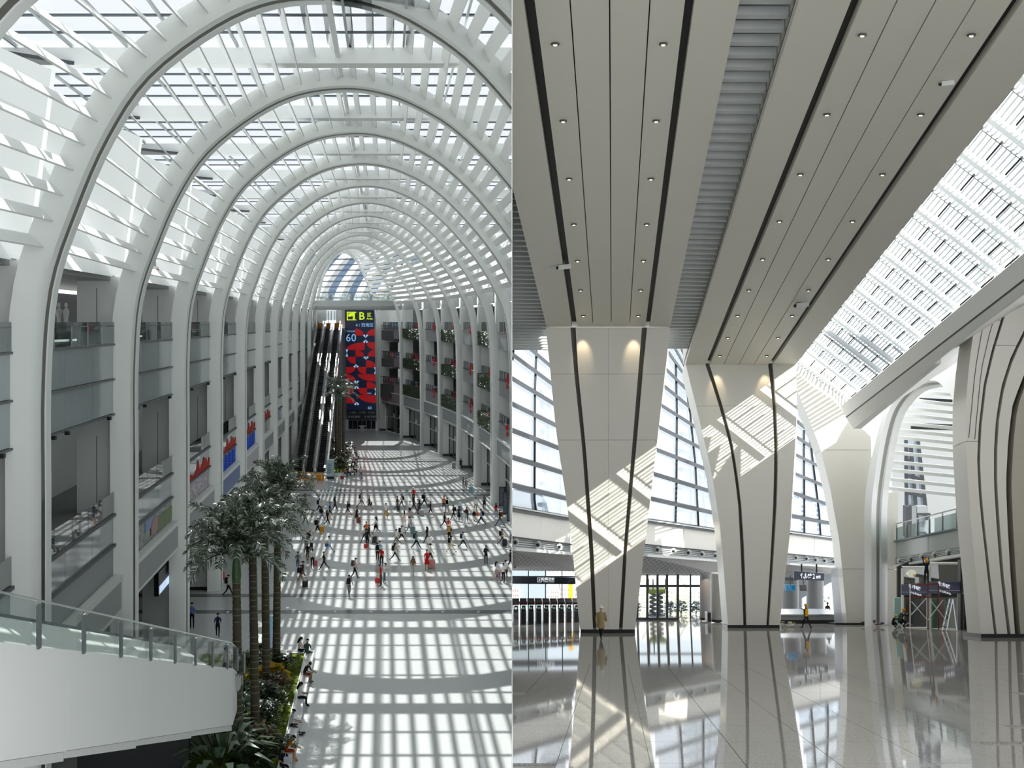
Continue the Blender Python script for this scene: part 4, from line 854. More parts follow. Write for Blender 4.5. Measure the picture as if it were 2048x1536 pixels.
# white wall, slit window and dark opening seen through the arch
b = MB(); b.slab([P(1785, 1110, 142), P(1975, 1110, 136), P(1975, 740, 136), P(1785, 740, 142)], (0, .5, 0)); BKW = b.build('wall_upper', M['white'], kind='structure')
for x0, y0, x1, y1 in ((1823, 846, 1905, 858), (1840, 796, 1905, 802)): b = MB(); b.slab([P(x0, y1, 134), P(x1, y1+3, 134), P(x1, y0+3, 134), P(x0, y0, 134)], (0, .3, 0)); b.build('opening', M['dark'], BKW)
t = thing('window_4', None, None, P(1830, 1000, 130), kind='structure')
b = MB(); b.slab([P(1810, 1090, 131), P(1862, 1090, 131), P(1840, 880, 131), P(1808, 880, 131)], (0, .1, 0)); b.build('pane', glass('win4', '#dfe8f2', .1, .5, '#cfdbe8'), t)
for x0, y0, x1, y1 in ((1812, 880, 1814, 1090), (1822, 890, 1838, 1090), (1836, 880, 1860, 1090), (1810, 918, 1826, 924), (1810, 950, 1842, 958), (1811, 985, 1850, 993), (1811, 1022, 1860, 1030)): b = MB(); b.bar(P(x0, y0, 130.6), P(x1, y1, 130.6), .16 if abs(x0-x1) < 30 and y1-y0 > 50 else .3, .3); b.build('mullion', M['dgrey'], t)
t = thing('equipment_box', 'grey electrical box and pipe behind the balcony glass inside the arch', 'equipment', P(1825, 1060, 126))
for x0, y0, x1, y1, m in ((1812, 1075, 1822, 1013, M['dgrey']), (1823, 1075, 1833, 1012, M['metal']), (1834, 1026, 1856, 1013, M['louver'])): b = MB(); b.slab([P(x0, y0, 126), P(x1, y0, 126), P(x1, y1, 126), P(x0, y1, 126)], (0, 1, 0)); b.build('cabinet', m, t)
t = thing('inner_pier', 'white pier visible just inside the left leg of the pointed arch', 'column', P(1782, 1255, 117))
for ya, yb in ((985, 1138), (1139, 1254)): b = MB(); b.slab([P(1752, yb, 117), P(1797-(yb-985)*.015, yb, 117), P(1797-(ya-985)*.015, ya, 117), P(1752, ya, 117)], (.3, 2.5, -.5)); b.build('panel', M['warm'], t)
# ---------------------------------------------------------------- balcony and fascia behind the arch
def face(t, name, m, pts, d=(0, .3, 0), clip=None):
    b = MB(); b.slab([P(*p) for p in pts], d); return b.build(name, m, t, clip=clip)
BL, BR = 117., 93.
def bx(x): f = (x-1792)/(1945-1792); return 1/((1-f)/BL+f/BR)
def lin(a, c, x): return a[1]+(c[1]-a[1])*(x-a[0])/(c[0]-a[0])
def nozzle(lab, x, y, Y, r, grp):
    c = P(x, y, Y); t = thing('air_nozzle', lab, 'air nozzle', c, grp); R_ = r*Y/F
    for nm, prof, m in (('ring', ((1, .1), (1, -.25), (.72, -.3), (.6, -.05)), M['wall']), ('cone', ((.62, -.1), (.55, -.4), (.45, -.4), (.4, -.1)), M['louver'])):
        b = MB(); b.rings([[c+Vector((R_*k*math.cos(a*math.pi/7), z*R_*1.6-.06, R_*k*math.sin(a*math.pi/7))) for a in range(14)] for k, z in prof], False); b.build(nm, m, t, smooth=True)
    b = MB(); b.ball(c+Vector((0, -.12, 0)), (R_*.42, .12, R_*.42), 10, 6); b.build('throat', M['black'], t)
t = thing('balcony', 'glass-railed balcony with a grey parapet seen behind the pointed arch', 'balcony', P(1860, 1100, 104))
for x0, x1 in ((1792, 1858), (1858, 1945)):
    yt = lambda x: lin((1792, 1083), (1937, 1053), x); yb = lambda x: lin((1792, 1117), (1940, 1092), x)
    face(t, 'parapet_panel', mat('#9aa19f', .3), [(x0+.3, yb(x0), bx(x0)), (x1-.3, yb(x1), bx(x1)), (x1-.3, yt(x1), bx(x1)), (x0+.3, yt(x0), bx(x0))])
b = MB(); b.bar(P(1792, 1083, BL-.1), P(1945, 1051.5, BR-.1), .4, .12); b.build('ledge', M['mullion'], t)
face(t, 'grille', mat('#77797a', .45), [(1792, 1131, BL-.1), (1945, 1104, BR-.1), (1945, 1091, BR-.1), (1792, 1117.5, BL-.1)])
for k in range(4): b = MB(); b.bar(P(1792, 1120+k*3.2, BL-.3), P(1945, 1094+k*3, BR-.3), .1, .05); b.build('grille_slat', M['louver'], t)
b = MB(); b.bar(P(1792, 1132.5, BL-.2), P(1945, 1107.5, BR-.2), .5, .16); b.build('lip', M['wall'], t)
xs = [1793, 1813, 1834, 1858.5, 1885, 1913, 1944]
for k, x in enumerate(xs):
    y = lin((1792, 1083), (1937, 1053), x); b = MB(); b.bar(P(x, y, bx(x)), P(x, y-36*BL/bx(x)*.9, bx(x)), .09, .09); b.build('post', M['metal'], t)
    if k < 6:
        x2 = xs[k+1]; y2 = lin((1792, 1083), (1937, 1053), x2)
        face(t, 'glass_pane', glass('balc_glass', '#e2ecea', .08, .08), [(x+.6, y-1, bx(x)), (x2-.6, y2-1, bx(x2)), (x2-.6, y2-30*BL/bx(x2)*.9, bx(x2)), (x+.6, y-30*BL/bx(x)*.9, bx(x))], (0, .03, 0))
b = MB(); b.bar(P(1792, 1048, BL), P(1944, 1010, BR), .08, .08); b.build('top_rail', M['metal'], t)
b = MB(); b.slab([P(1792, 1088, BL+.3), P(1945, 1057, BR+.3), P(1945, 1070, BR+22), P(1792, 1092, BL+14)], (0, 0, -.3)); b.build('floor_slab', M['wall'], t)
for k, (x, y) in enumerate(((1800, 1121.5), (1822, 1118), (1845, 1114), (1870, 1110), (1898, 1106), (1928, 1101))): nozzle('round air nozzle in the grille above the elevator doors, '+(ordinal(k)+' from the left' if k else 'leftmost'), x, y, bx(x)-.45, 6+k*.4, 'nozzles above the elevators')
# ---------------------------------------------------------------- elevators below
t = thing('elevator_front', 'steel framed glass elevator front under the balcony at the right', 'elevator', P(1880, 1260, 98))
EV = lambda x: 102-(x-1800)/155*9
def fr(x0, x1, y0, y1, w=3, m=mat('#d4d4cf', .4), o=0): 
    for a in ((x0, x0+w, y0, y1), (x1-w, x1, y0, y1), (x0, x1, y0, y0+w), (x0, x1, y1-w, y1)): face(t, 'frame', m, [(a[0], a[3], EV(a[0])-o), (a[1], a[3], EV(a[1])-o), (a[1], a[2], EV(a[1])-o), (a[0], a[2], EV(a[0])-o)], (0, .4, 0))
fr(1805, 1859, 1134, 1259); fr(1859.5, 1921, 1126, 1262); fr(1925, 1958, 1123, 1185, 3); fr(1925, 1960, 1188, 1263, 3)
face(t, 'post', M['black'], [(1921, 1263, 94.5), (1925, 1263, 94.5), (1925, 1122, 94.5), (1921, 1122, 94.5)], (0, .6, 0))
for x0, x1, y0, y1, m in ((1808, 1856, 1137, 1167, glass('lift_a', '#c8ccc4', .1, .35, '#8a8c82')), (1862, 1918, 1129, 1164, glass('lift_b', '#b8bcb8', .1, .35, '#70706a')), (1928, 1955, 1126, 1183, glass('lift_c', '#c8d0cc', .12, .2, '#4a4c4a')), (1928, 1957, 1190, 1260, glass('lift_c', '#c8d0cc', .12, .2))):
    face(t, 'glass_pane', m, [(x0, y1, EV(x0)), (x1, y1, EV(x1)), (x1, y0, EV(x1)), (x0, y0, EV(x0))], (0, .05, 0))
for x0, x1, m in ((1810, 1822, mat('#5d4238', .4)), (1823, 1840, M['black']), (1841, 1856, mat('#3a3c38', .4)), (1862, 1874, glass('lift_d', '#bcd4c4', .1, .3, '#8aa898')), (1875, 1888, mat('#6a4a3c', .4)), (1889, 1898, glass('lift_d', '#bcd4c4', .1, .3)), (1899, 1917, mat('#9a9c94', .4))):
    face(t, 'door_leaf', m, [(x0, 1258+(x0-1800)*.03, EV(x0)+.5), (x1, 1258+(x1-1800)*.03, EV(x1)+.5), (x1, 1196, EV(x1)+.5), (x0, 1196, EV(x0)+.5)], (0, .1, 0))
face(t, 'back_wall', mat('#34332f', .6), [(1795, 1258, 112), (1965, 1260, 104), (1965, 1085, 104), (1850, 1108, 109.3), (1795, 1134, 112)], (0, .3, 0))
for k, x in enumerate((1933, 1942, 1950)): b = MB(); b.bar(P(x, 1258, 97), P(x, 1128, 97), .2, .2); b.build('guide_rail', M['metal'] if k % 2 else M['dgrey'], t)
for y in (1150, 1200, 1228, 1248): b = MB(); b.bar(P(1926, y, 97), P(1958, y, 97), .15, .2); b.build('cross_bar', M['dgrey'], t)
b = MB(); b.ball(P(1823, 1147, 101.2), (.35, .15, .3)); b.build('lamp', mat('#ffe9b8', .5, 0, 0, emit=3), t)
face(t, 'side_panel', mat('#8fb5ad', .3), [(1789, 1252, 103), (1802, 1253, 102.5), (1802, 1196, 102.5), (1789, 1196, 103)])
for k, (x0, x1, y0, y1, a, c2) in enumerate(((1803, 1857, 1169, 1190, '\u533b 1\u53f7\u7535\u68af', 'Elevator'), (1858, 1920, 1163.5, 1187, '\u56ed 2\u53f7\u7535\u68af', 'Elevator'))):
    g = thing('direction_sign', 'navy sign with white lettering above the elevator doors, '+('left' if k == 0 else 'right')+' one', 'sign', P((x0+x1)/2, y1, EV(x0)-.5), 'elevator signs')
    face(g, 'board', mat('#20264f', .35), [(x0, y1, EV(x0)-.5), (x1, y1, EV(x1)-.5), (x1, y0-.5, EV(x1)-.5), (x0, y0+.5, EV(x0)-.5)], (0, .2, 0))
    face(g, 'stripe', mat('#aab4d8', .4), [(x0, y1-6, EV(x0)-.56), (x1, y1-6, EV(x1)-.56), (x1, y1-5.3, EV(x1)-.56), (x0, y1-5.3, EV(x0)-.56)], (0, .03, 0))
    wm = mat('#eef0f8', .4, 0, 0, emit=.7); ux = P(x1, y0, EV(x1))-P(x0, y0, EV(x0)); ux.z = 0
    text('lettering', a, .3, P((x0+x1)/2, (y0+y1)/2-4.5, EV((x0+x1)/2)-.6), ux, Z, wm, g, bold=.006); text('lettering', c2, .17, P((x0+x1)/2+5, (y0+y1)/2+1.6, EV((x0+x1)/2)-.6), ux, Z, wm, g)
    text('lettering', 'A1 A2 A3 A4 A5', .2, P((x0+x1)/2+2, y1-2.6, EV((x0+x1)/2)-.6), ux, Z, wm, g, bold=.006)
# scaffold
t = thing('scaffold', 'red and silver scaffold tower with cross braces before the elevators', 'scaffold', P(1850, 1260, 96))
SC_ = 95.5
for x in (1820, 1856, 1877): b = MB(); b.tube([P(x, 1259, SC_), P(x, 1168, SC_)], .045, 6); b.build('post', mat('#6a3030', .5) if x != 1820 else M['wall'], t)
for y in (1168, 1193, 1196): b = MB(); b.tube([P(1820, y, SC_), P(1877, y-1, SC_)], .035, 6); b.build('rail', mat('#6a3030', .5), t)
for x0, y0, x1, y1 in ((1823, 1203, 1853, 1238), (1853, 1196, 1822, 1230), (1860, 1200, 1888, 1235), (1856, 1240, 1886, 1200)): b = MB(); b.tube([P(x0, y0, SC_-.1), P(x1, y1, SC_-.1)], .035, 6); b.build('brace', M['wall'], t)
b = MB(); b.slab([P(1836, 1168, SC_-.2), P(1877, 1167, SC_-.2), P(1877, 1167, SC_+1.4), P(1836, 1168, SC_+1.4)], (0, 0, -.12)); b.build('platform', mat('#6a3030', .6), t)
t = thing('step_ladder', 'silver step ladder leaning open before the right elevator doors', 'ladder', P(1895, 1262, 92))
for x0, x1 in ((1884, 1899), (1892, 1905), (1913, 1905)): b = MB(); b.tube([P(x0, 1261, 91.5), P(x1, 1198, 92)], .06, 6); b.build('stile', M['metal'], t)
for k in range(5): b = MB(); y = 1252-k*11; b.tube([P(1885.5+k*2.6, y, 91.5), P(1893+k*2.3, y, 91.5)], .05, 6); b.build('rung', M['metal'], t)
# ---------------------------------------------------------------- large layered rib at the right edge
Y4 = ry(1275)
t = thing('layered_column', 'huge layered white rib with dark channels curving up at the right edge', 'column', P(2000, 1275, Y4))
e0 = [(345, 2049), (455, 2002), (560, 1971), (658, 1948), (723, 1939), (800, 1932), (885, 1932), (960, 1936), (1048, 1942), (1150, 1952), (1268, 1962)]
g1 = [(520, 2049), (560, 2040), (625, 2009), (700, 1986), (768, 1970), (853, 1960), (918, 1957), (983, 1960), (1048, 1966), (1100, 1972), (1200, 1983), (1268, 1991)]
g2 = [(640, 2060), (667, 2048), (713, 2025), (772, 2006), (837, 1995), (902, 1991), (967, 1991), (1048, 1996), (1150, 2004), (1268, 2018)]
g3 = [(730, 2066), (758, 2049), (814, 2029), (885, 2021), (967, 2017), (1048, 2020), (1150, 2026), (1268, 2035)]
e4 = [(880, 2120), (1268, 2090)]
def rib(a, oa, c, oc, y0, y1, Yf, d=3., m=WM, name='panel', n=22):
    sg = [y0+(y1-y0)*k/n for k in range(n+1)]
    MB().strip([P(min(ip(a, y)+oa, 2140), y, Yf) for y in sg], [P(min(ip(c, y)+oc, 2145), y, Yf) for y in sg], (d*201/F, d, -d*551/F)).build(name, m, t)
wide = [(300, 2120), (1268, 2120)]
for ya, yb in ((352, 640), (641, 882), (883, 1268)): rib(e0, 0, g1, -2.5, ya, yb, Y4, name='panel')
rib(g1, -3, g1, 3.5, 400, 1268, Y4+.7, m=M['bronze'], name='groove')
for ya, yb in ((520, 690), (691, 1268)): rib(g1, 3, g2, -3, ya, yb, Y4-.1)
rib(g2, -4, g2, 4, 560, 1268, Y4+.7, m=M['bronze'], name='groove')
for ya, yb in ((640, 1268),): rib(g2, 3.5, g3, -5, ya, yb, Y4-.2)
rib(g3, -6, g3, 6.5, 640, 1268, Y4+.8, m=M['bronze'], name='groove')
rib(g3, 6, e4, 0, 730, 1268, Y4-.3, m=mat('#b9b3a6', .4))
for o_, y1 in ((0, 876), (12, 879)):
    ln = [(345, 2049+o_*2), (560, 1990+o_*1.9), (658, 1964+o_*1.4), (740, 1950+o_), (876, 1937+o_)]
    sg = [400+(y1-400)*k/16 for k in range(17)]
    MB().strip([P(ip(ln, y), y, Y4-.02) for y in sg], [P(ip(ln, y)+1.3, y, Y4-.02) for y in sg], (0, .05, 0)).build('dark_line', M['dgrey'], t)
plinth(1962, 2100, 1280, Y4-.35, t, 4, 12)
b = MB(); b.slab([P(2100, 1290, 80), P(2300, 1300, 70), P(2300, 420, 70), P(2100, 420, 80)], (0, .5, 0)); b.build('wall_east', M['warm'], kind='structure')
# ---------------------------------------------------------------- curtain walls
MU = mat('#2a3037', .45, .1); CG = glass('curtain_glass', '#f0f5f8', .05)
def curtain(n, Yx, bars, verts, edge_l, edge_r, ytop, ybot, dep=.7):
    t = thing(f'window_{n}', None, None, P(1100, 1000, 110), kind='structure')
    n0 = len(bars)
    for k, (x0, y0, x1, y1) in enumerate(bars):
        b = MB(); a = P(x0, y0, Yx(x0)); c = P(x1, y1, Yx(x1))
        b.hexa([a+Vector((0, -dep, -.2)), c+Vector((0, -dep, -.2)), c+Vector((0, 0, -.2)), a+Vector((0, 0, -.2)), a+Vector((0, -dep, .14)), c+Vector((0, -dep, .14)), c+Vector((0, 0, .14)), a+Vector((0, 0, .14))])
        b.build('transom', MU if k > 2 else mat('#34383c', .5), t, clip='R')
    for v in verts:
        for (y0, x0), (y1, x1) in zip(v, v[1:]): b = MB(); b.bar(P(x0, y0, Yx(x0)-.15), P(x1, y1, Yx(x1)-.15), .16, .3, (0, 1, 0)); b.build('mullion', MU, t, clip='R')
    # panes between consecutive bars and verticals
    al = bars
    for (a, c) in zip(al, al[1:]):
        ymid = (a[1]+c[1])/2; cuts = sorted([a[0]]+[ip(v, ymid+20) for v in verts if v[0][0] <= ymid+25]+[a[2]])
        for xa, xb in zip(cuts, cuts[1:]):
            if xb-xa < 2: continue
            f = lambda q, x: q[1]+(q[3]-q[1])*(x-q[0])/(q[2]-q[0])
            b = MB(); b.slab([P(xa+.4, f(c, xa)-1, Yx(xa)), P(xb-.4, f(c, xb)-1, Yx(xb)), P(xb-.4, f(a, xb)+1, Yx(xb)), P(xa+.4, f(a, xa)+1, Yx(xa))], (0, .04, 0)); b.build('pane', CG, t, clip='R')
    return t
hyp = lambda xa, Ya, xb, Yb: (lambda x: 1/((1/Ya)+(1/Yb-1/Ya)*(x-xa)/(xb-xa)))
W1Y, W2Y, W3Y = hyp(1024, 98.8, 1135, 111), hyp(1297, 117, 1440, 135), hyp(1582, 137, 1678, 153)
curtain(1, W1Y, [(1020, 548, 1093, 625), (1020, 568, 1093, 646), (1020, 587, 1094, 667), (1020, 627, 1097, 696), (1020, 662, 1100, 730), (1020, 704, 1105, 767), (1020, 753, 1111, 808), (1020, 804, 1116, 851), (1020, 857, 1122, 896), (1020, 911, 1128, 944), (1020, 967, 1134, 995), (1020, 1014, 1138, 1034)],
    [[(610, 1080), (658, 1075), (777, 1070), (999, 1069), (1020, 1072)], [(590, 1056), (640, 1042), (700, 1027), (720, 1025)]], None, None, 560, 1030)
curtain(2, W2Y, [(1338, 640, 1370, 715), (1338, 674, 1372, 738), (1337, 705, 1379, 764), (1333, 739, 1389, 794), (1329, 772, 1399, 830), (1323, 810, 1408, 864), (1318, 853, 1417, 903), (1313, 898, 1425, 942), (1307, 946, 1433, 985), (1301, 995, 1439, 1027), (1295, 1039, 1446, 1061)],
    [[(723, 1351.5), (824, 1354), (961, 1353), (1048, 1351)], [(750, 1369), (824, 1380), (933, 1391), (1054, 1397)], [(890, 1404), (906, 1406), (961, 1416), (1058, 1435)]], None, None, 700, 1050)
curtain(3, W3Y, [(1596, 790, 1606, 812), (1595, 815, 1618, 842), (1594, 842, 1628, 871), (1594, 874, 1640, 905), (1592, 909, 1650, 938), (1591, 947, 1659, 975), (1587, 985, 1669, 1012), (1583, 1030, 1674, 1048), (1580, 1063, 1680, 1078)],
    [[(860, 1608), (1066, 1608.5)], [(872, 1620), (885, 1621), (1024, 1638), (1070, 1641)], [(1000, 1657), (1030, 1661), (1074, 1667)]], None, None, 840, 1066)
def band(n, x0, x1, Yx, top, bot, gb, noz, where):
    """white spandrel, nozzle grille and lip under a curtain wall"""
    t = thing('spandrel', 'white spandrel panel and air grille below the '+where+' curtain wall', 'wall panel', P((x0+x1)/2, 1070, Yx(x1)), 'spandrels')
    ln = lambda q, x: q[0]+(q[1]-q[0])*(x-x0)/(x1-x0)
    ks = 2
    for k in range(ks):
        a = x0+(x1-x0)*k/ks; c = x0+(x1-x0)*(k+1)/ks
        face(t, 'panel', M['warm'], [(a+.2, ln(bot, a), Yx(a)-.3), (c-.2, ln(bot, c), Yx(c)-.3), (c-.2, ln(top, c), Yx(c)-.3), (a+.2, ln(top, a), Yx(a)-.3)], clip='R')
    b = MB(); b.bar(P(x0, top[0], Yx(x0)-.5), P(x1, top[1], Yx(x1)-.5), .5, .1); b.build('sill', M['wall'], t, clip='R')
    b = MB(); b.bar(P(x0, bot[0]+.6, Yx(x0)-.3), P(x1, bot[1]+.6, Yx(x1)-.3), .3, .1); b.build('shadow_gap', M['dark'], t, clip='R')
    face(t, 'grille', mat('#6d6f70', .45), [(x0, gb[0], Yx(x0)-.1), (x1, gb[1], Yx(x1)-.1), (x1, bot[1]+1, Yx(x1)-.1), (x0, bot[0]+1, Yx(x0)-.1)], clip='R')
    for k in range(5):
        f = (k+.5)/5; b = MB(); b.bar(P(x0, bot[0]+1+(gb[0]-bot[0]-1)*f, Yx(x0)-.2), P(x1, bot[1]+1+(gb[1]-bot[1]-1)*f, Yx(x1)-.2), .1, .06); b.build('grille_slat', M['louver'], t, clip='R')
    b = MB(); b.bar(P(x0, gb[0]+2, Yx(x0)-.35), P(x1, gb[1]+1.5, Yx(x1)-.35), .7, .2); b.build('lip', M['wall'], t, clip='R')
    for k, (x, y, r) in enumerate(noz): nozzle('round air nozzle below the '+where+' curtain wall, '+(ordinal(k)+' from the left' if k else 'leftmost'), x, y, Yx(x)-.5, r, 'nozzles below the '+where+' curtain wall')
    return t
band(1, 1022, 1141, W1Y, (1014, 1035), (1073, 1088), (1096, 1106), ((1030, 1084, 8), (1075, 1089, 7.5), (1118, 1093.5, 7)), 'left')
band(2, 1287, 1448, W2Y, (1039, 1062), (1088, 1104), (1108, 1121), ((1314, 1099, 6.5), (1346, 1102, 6.5), (1376, 1105, 6.2), (1403, 1108, 6), (1430, 1111, 5.8)), 'middle')
band(3, 1573, 1684, W3Y, (1064, 1078), (1107, 1117), (1125, 1133), ((1591, 1115, 5), (1612, 1117, 5), (1630, 1119.5, 5), (1648, 1121, 5), (1666, 1123, 5)), 'right')
# slatted soffits
def soffit(x0, x1, Yx, y0, y1, Yb, yb0, yb1, xb0, xb1, where):
    t = thing('soffit', 'slatted soffit ceiling inside the '+where+' entrance', 'ceiling', P((x0+x1)/2, (y0+y1)/2, Yx(x0)), 'entrance soffits')
    a, c, d, e_ = P(x0, y0, Yx(x0)), P(x1, y1, Yx(x1)), P(xb1, yb1, Yb), P(xb0, yb0, Yb)
    b = MB(); b.slab([p+Vector((0, 0, .02)) for p in (a, c, d, e_)], (0, 0, .2)); b.build('backing', M['dark'], t, clip='R')
    b = MB(); n = 19
    for k in range(n*2):
        f = k/n-1                                                   # oblique slats
        q = []
        for w in (0, .5):
            f0 = f+w/n; f1 = f0+.9
            g0 = max(0., -f0/.9) if f0 < 0 else 0.; g1 = min(1., (1-f0)/.9) if f1 > 1 else 1.
            for g in (g0, g1):
                s = f0+.9*g; s = min(1, max(0, s)); q.append((a.lerp(c, s)).lerp(e_.lerp(d, s), g))
        if (q[0]-q[1]).length > .3: b.slab([q[0], q[1], q[3], q[2]], (0, 0, .015))
    b.build('slats', mat('#dededc', .4), t, kind='stuff', clip='R')
YB = 136.
soffit(1012, 1142, W1Y, 1099, 1109, YB, 1141, 1143, 1010, 1160, 'left')
soffit(1285, 1450, W2Y, 1111, 1125, YB+6, 1151, 1152, 1268, 1445, 'middle')
soffit(1572, 1686, W3Y, 1128, 1137, 173, 1150, 1150, 1552, 1690, 'right')
# entrance glazing
def glazing(n, xs, ytop, ybot, Y, trans, base):
    t = thing(f'window_{n}', None, None, P(xs[0][0], ybot, Y), kind='structure')
    for x, w in xs: b = MB(); b.bar(P(x, ybot, Y), P(x, ytop, Y), .09*w, .3, (0, 1, 0)); b.build('mullion', M['dgrey'] if w > 1.5 else MU, t, clip='R')
    for y, xa, xb, w in trans: b = MB(); b.bar(P(xa, y, Y-.05), P(xb, y, Y-.05), .25, .09*w); b.build('transom', M['dgrey'], t, clip='R')
    ys = sorted([ytop]+[q[0] for q in trans]+[ybot])
    for (x, _), (x2, _) in zip(xs, xs[1:]):
        for ya, yb in zip(ys, ys[1:]): face(t, 'pane', CG, [(x+.5, yb-.4, Y), (x2-.5, yb-.4, Y), (x2-.5, ya+.4, Y), (x+.5, ya+.4, Y)], (0, .04, 0), clip='R')
    return t
glazing(5, [(1022, 1), (1057, 1), (1091, 1), (1124, 1), (1162, 1)], 1140, 1239, YB, [(1153, 1022, 1160, 1)], None)
glazing(6, [(1262, 1), (1275, 2), (1294.5, 2.4), (1315, 2.4), (1334, 2.4), (1355.5, 2.6), (1381, 1.4), (1402, 1)], 1149, 1239, YB+2, [(1172, 1262, 1402, 2.2), (1238, 1262, 1356, 3)], None)
# lit dark sign over the gates
t = thing('direction_sign', 'long black overhead sign with white lettering above the ticket gates', 'sign', P(1090, 1168, 128))
face(t, 'board', mat('#16212e', .3), [(1018, 1167.5, 128), (1156, 1168.5, 128), (1156, 1156, 128), (1018, 1154, 128)], (0, .3, 0), clip='R')
wm = mat('#e8ecf0', .4, 0, 0, emit=.7)
text('lettering', '\u25a3', .55, P(1079, 1160.5, 127.9), X, Z, wm, t); text('lettering', '\u68c0\u7968\u8fdb\u7ad9', .3, P(1096, 1158.3, 127.9), X, Z, wm, t, bold=.006); text('lettering', 'Ticket Check', .19, P(1097, 1163, 127.9), X, Z, wm, t)
# ticket gates
for k in range(9):
    x = 1026+k*15.2; Y = 112+k*1.6; yb = 1195+6132/Y
    t = thing('ticket_gate', 'dark ticket gate left of the nearest column, '+(ordinal(k)+' from the left' if k else 'leftmost'), 'ticket gate', P(x, yb, Y), 'ticket gates')
    s = F/Y*1.02; top = yb-1.72*s
    for nm, a, c, ya, yc, m, d in (('pillar', -1.2, 1.2, yb, top+2, M['steel'] if k < 5 else M['metal'], 1.6), ('cabinet', 1.2, 11, yb, yb-.95*s, mat('#2f3338', .3), 1.6), ('screen', 2.5, 10, yb-1.0*s, top+6, mat('#1c2026', .15), .15), ('hood', -1.5, 12.5, top+4, top, M['black'], 1.9)):
        face(t, nm, m, [(x+a, ya, Y), (x+c, ya, Y), (x+c, yc, Y), (x+a, yc, Y)], (0, d, 0))
    face(t, 'display', mat('#9fc8b8', .3, 0, 0, emit=.15), [(x+4, top+13, Y-.05), (x+8, top+13, Y-.05), (x+8, top+9, Y-.05), (x+4, top+9, Y-.05)], (0, .05, 0))
t = thing('barrier_tape', 'long red banner above the ticket gates', 'banner', P(1090, 1208, 133))
face(t, 'cloth', M['red'], [(1018, 1209, 133), (1158, 1209, 133), (1158, 1203.5, 133), (1018, 1202.5, 133)], (0, .1, 0), clip='R')
t = thing('billboard', 'tall orange and yellow board outside behind the ticket gates', 'billboard', P(1140, 1206, 160)); face(t, 'panel', mat('#f2a820', .5, 0, .4, 2), [(1137, 1206, 160), (1145.5, 1206, 160), (1145.5, 1168, 160), (1137, 1168, 160)], (0, .5, 0)); face(t, 'post', M['dgrey'], [(1140, 1232, 160.1), (1142, 1232, 160.1), (1142, 1206, 160.1), (1140, 1206, 160.1)], (0, .3, 0))
# round columns, bin, counter, screens
def round_col(lab, x, r, y0, y1, Y, m):
    t = thing('round_column', lab, 'column', P(x, y0, Y), 'round columns'); R_ = r*Y/F; b = MB(); c0 = P(x, y0, Y); c1 = P(x, y1, Y); b.tube([c0, c1], R_, 24); b.build('shaft', m, t, smooth=True); b = MB(); b.tube([c0, c0+Vector((0, 0, .25))], R_*1.03, 24); b.build('base', M['plinth'], t, smooth=True)
GC = mat('#8b8d90', .3)
round_col('grey round column beside the glass entrance doors, left of two', 1411, 11.5, 1239, 1148, 131, GC)
round_col('grey round column touching the second flaring column, right of two', 1434, 12, 1243, 1146, 122, mat('#a5a39c', .3))
l = bpy.data.lights.new('wash', 'SPOT'); l.energy = 220; l.color = (1, .7, .45); l.spot_size = .8; o = bpy.data.objects.new('column_wash', l); HALL.objects.link(o); o.location = P(1417, 1150, 128.6); o.rotation_euler = (P(1414, 1180, 130.5)-P(1417, 1150, 128.6)).to_track_quat('-Z', 'Y').to_euler()
t = thing('litter_bin', 'slim black and white litter bin between the round columns', 'bin', P(1417, 1243, 121)); face(t, 'body', M['black'], [(1415, 1244, 121), (1422, 1244, 121), (1422, 1226, 121), (1415, 1226, 121)], (0, .5, 0)); face(t, 'side', M['white'], [(1411.5, 1244, 121), (1415, 1244, 121), (1415, 1225.5, 121), (1411.5, 1225.5, 121)], (0, .5, 0))
Yc = 140
round_col('wide grey round column behind the service counter, right one', 1630, 17, 1236, 1158, 160, GC)
round_col('grey round column with a warm light behind the service counter, left one', 1580, 17, 1236, 1158, 165, GC)
b = MB(); b.slab([P(1555, 1236, 172), P(1700, 1236, 172), P(1700, 1140, 172), P(1555, 1140, 172)], (0, .4, 0)); WB = b.build('wall_lobby', mat('#a8b2bc', .4), kind='structure')
text('lettering', '\u2691 \u25c6', .55, P(1657, 1194, 171.8), X, Z, mat('#f4f6f8', .4, 0, 0, emit=1), WB); face(WB, 'print', mat('#f4f6f8', .4, 0, 0, emit=1), [(1651, 1202, 171.8), (1659, 1202, 171.8), (1659, 1199, 171.8), (1651, 1199, 171.8)], (0, .04, 0))
t = thing('service_counter', 'long grey service counter with a black kick plate in the right entrance', 'counter', P(1615, 1247, 118))
for nm, ya, yc, m, o_ in (('kick_plate', 1247.5, 1240, M['black'], .15), ('front', 1240, 1230, mat('#85888b', .3), 0), ('counter_top', 1230.5, 1228.5, M['steel'], -.1)): face(t, nm, m, [(1562, ya, 117+o_), (1669, ya, 117+o_), (1669, yc, 117+o_), (1562, yc, 117+o_)], (0, 2.2, 0))
for k, (x0, x1, m, lab) in enumerate(((1570, 1591, mat('#0f5f86', .2, 0, .6, 1.2, emit=.6), 'monitor with a cyan picture hanging above the counter'), (1599, 1614, M['black'], 'dark hanging monitor above the counter'))):
    t = thing('monitor', lab, 'monitor', P(x0, 1182, 126), 'hanging monitors'); face(t, 'screen', m, [(x0+1, 1182, 126), (x1, 1182, 126.5), (x1-1.5, 1170, 126.5), (x0, 1170, 126)], (0, .2, 0)); b = MB(); b.bar(P((x0+x1)/2, 1170, 126.3), P((x0+x1)/2, 1150, 126.3), .08, .08); b.build('hanger', M['dgrey'], t)
t = thing('direction_sign', 'navy hanging sign with an arrow and a large white 2 in the right entrance', 'sign', P(1618, 1161, 122))
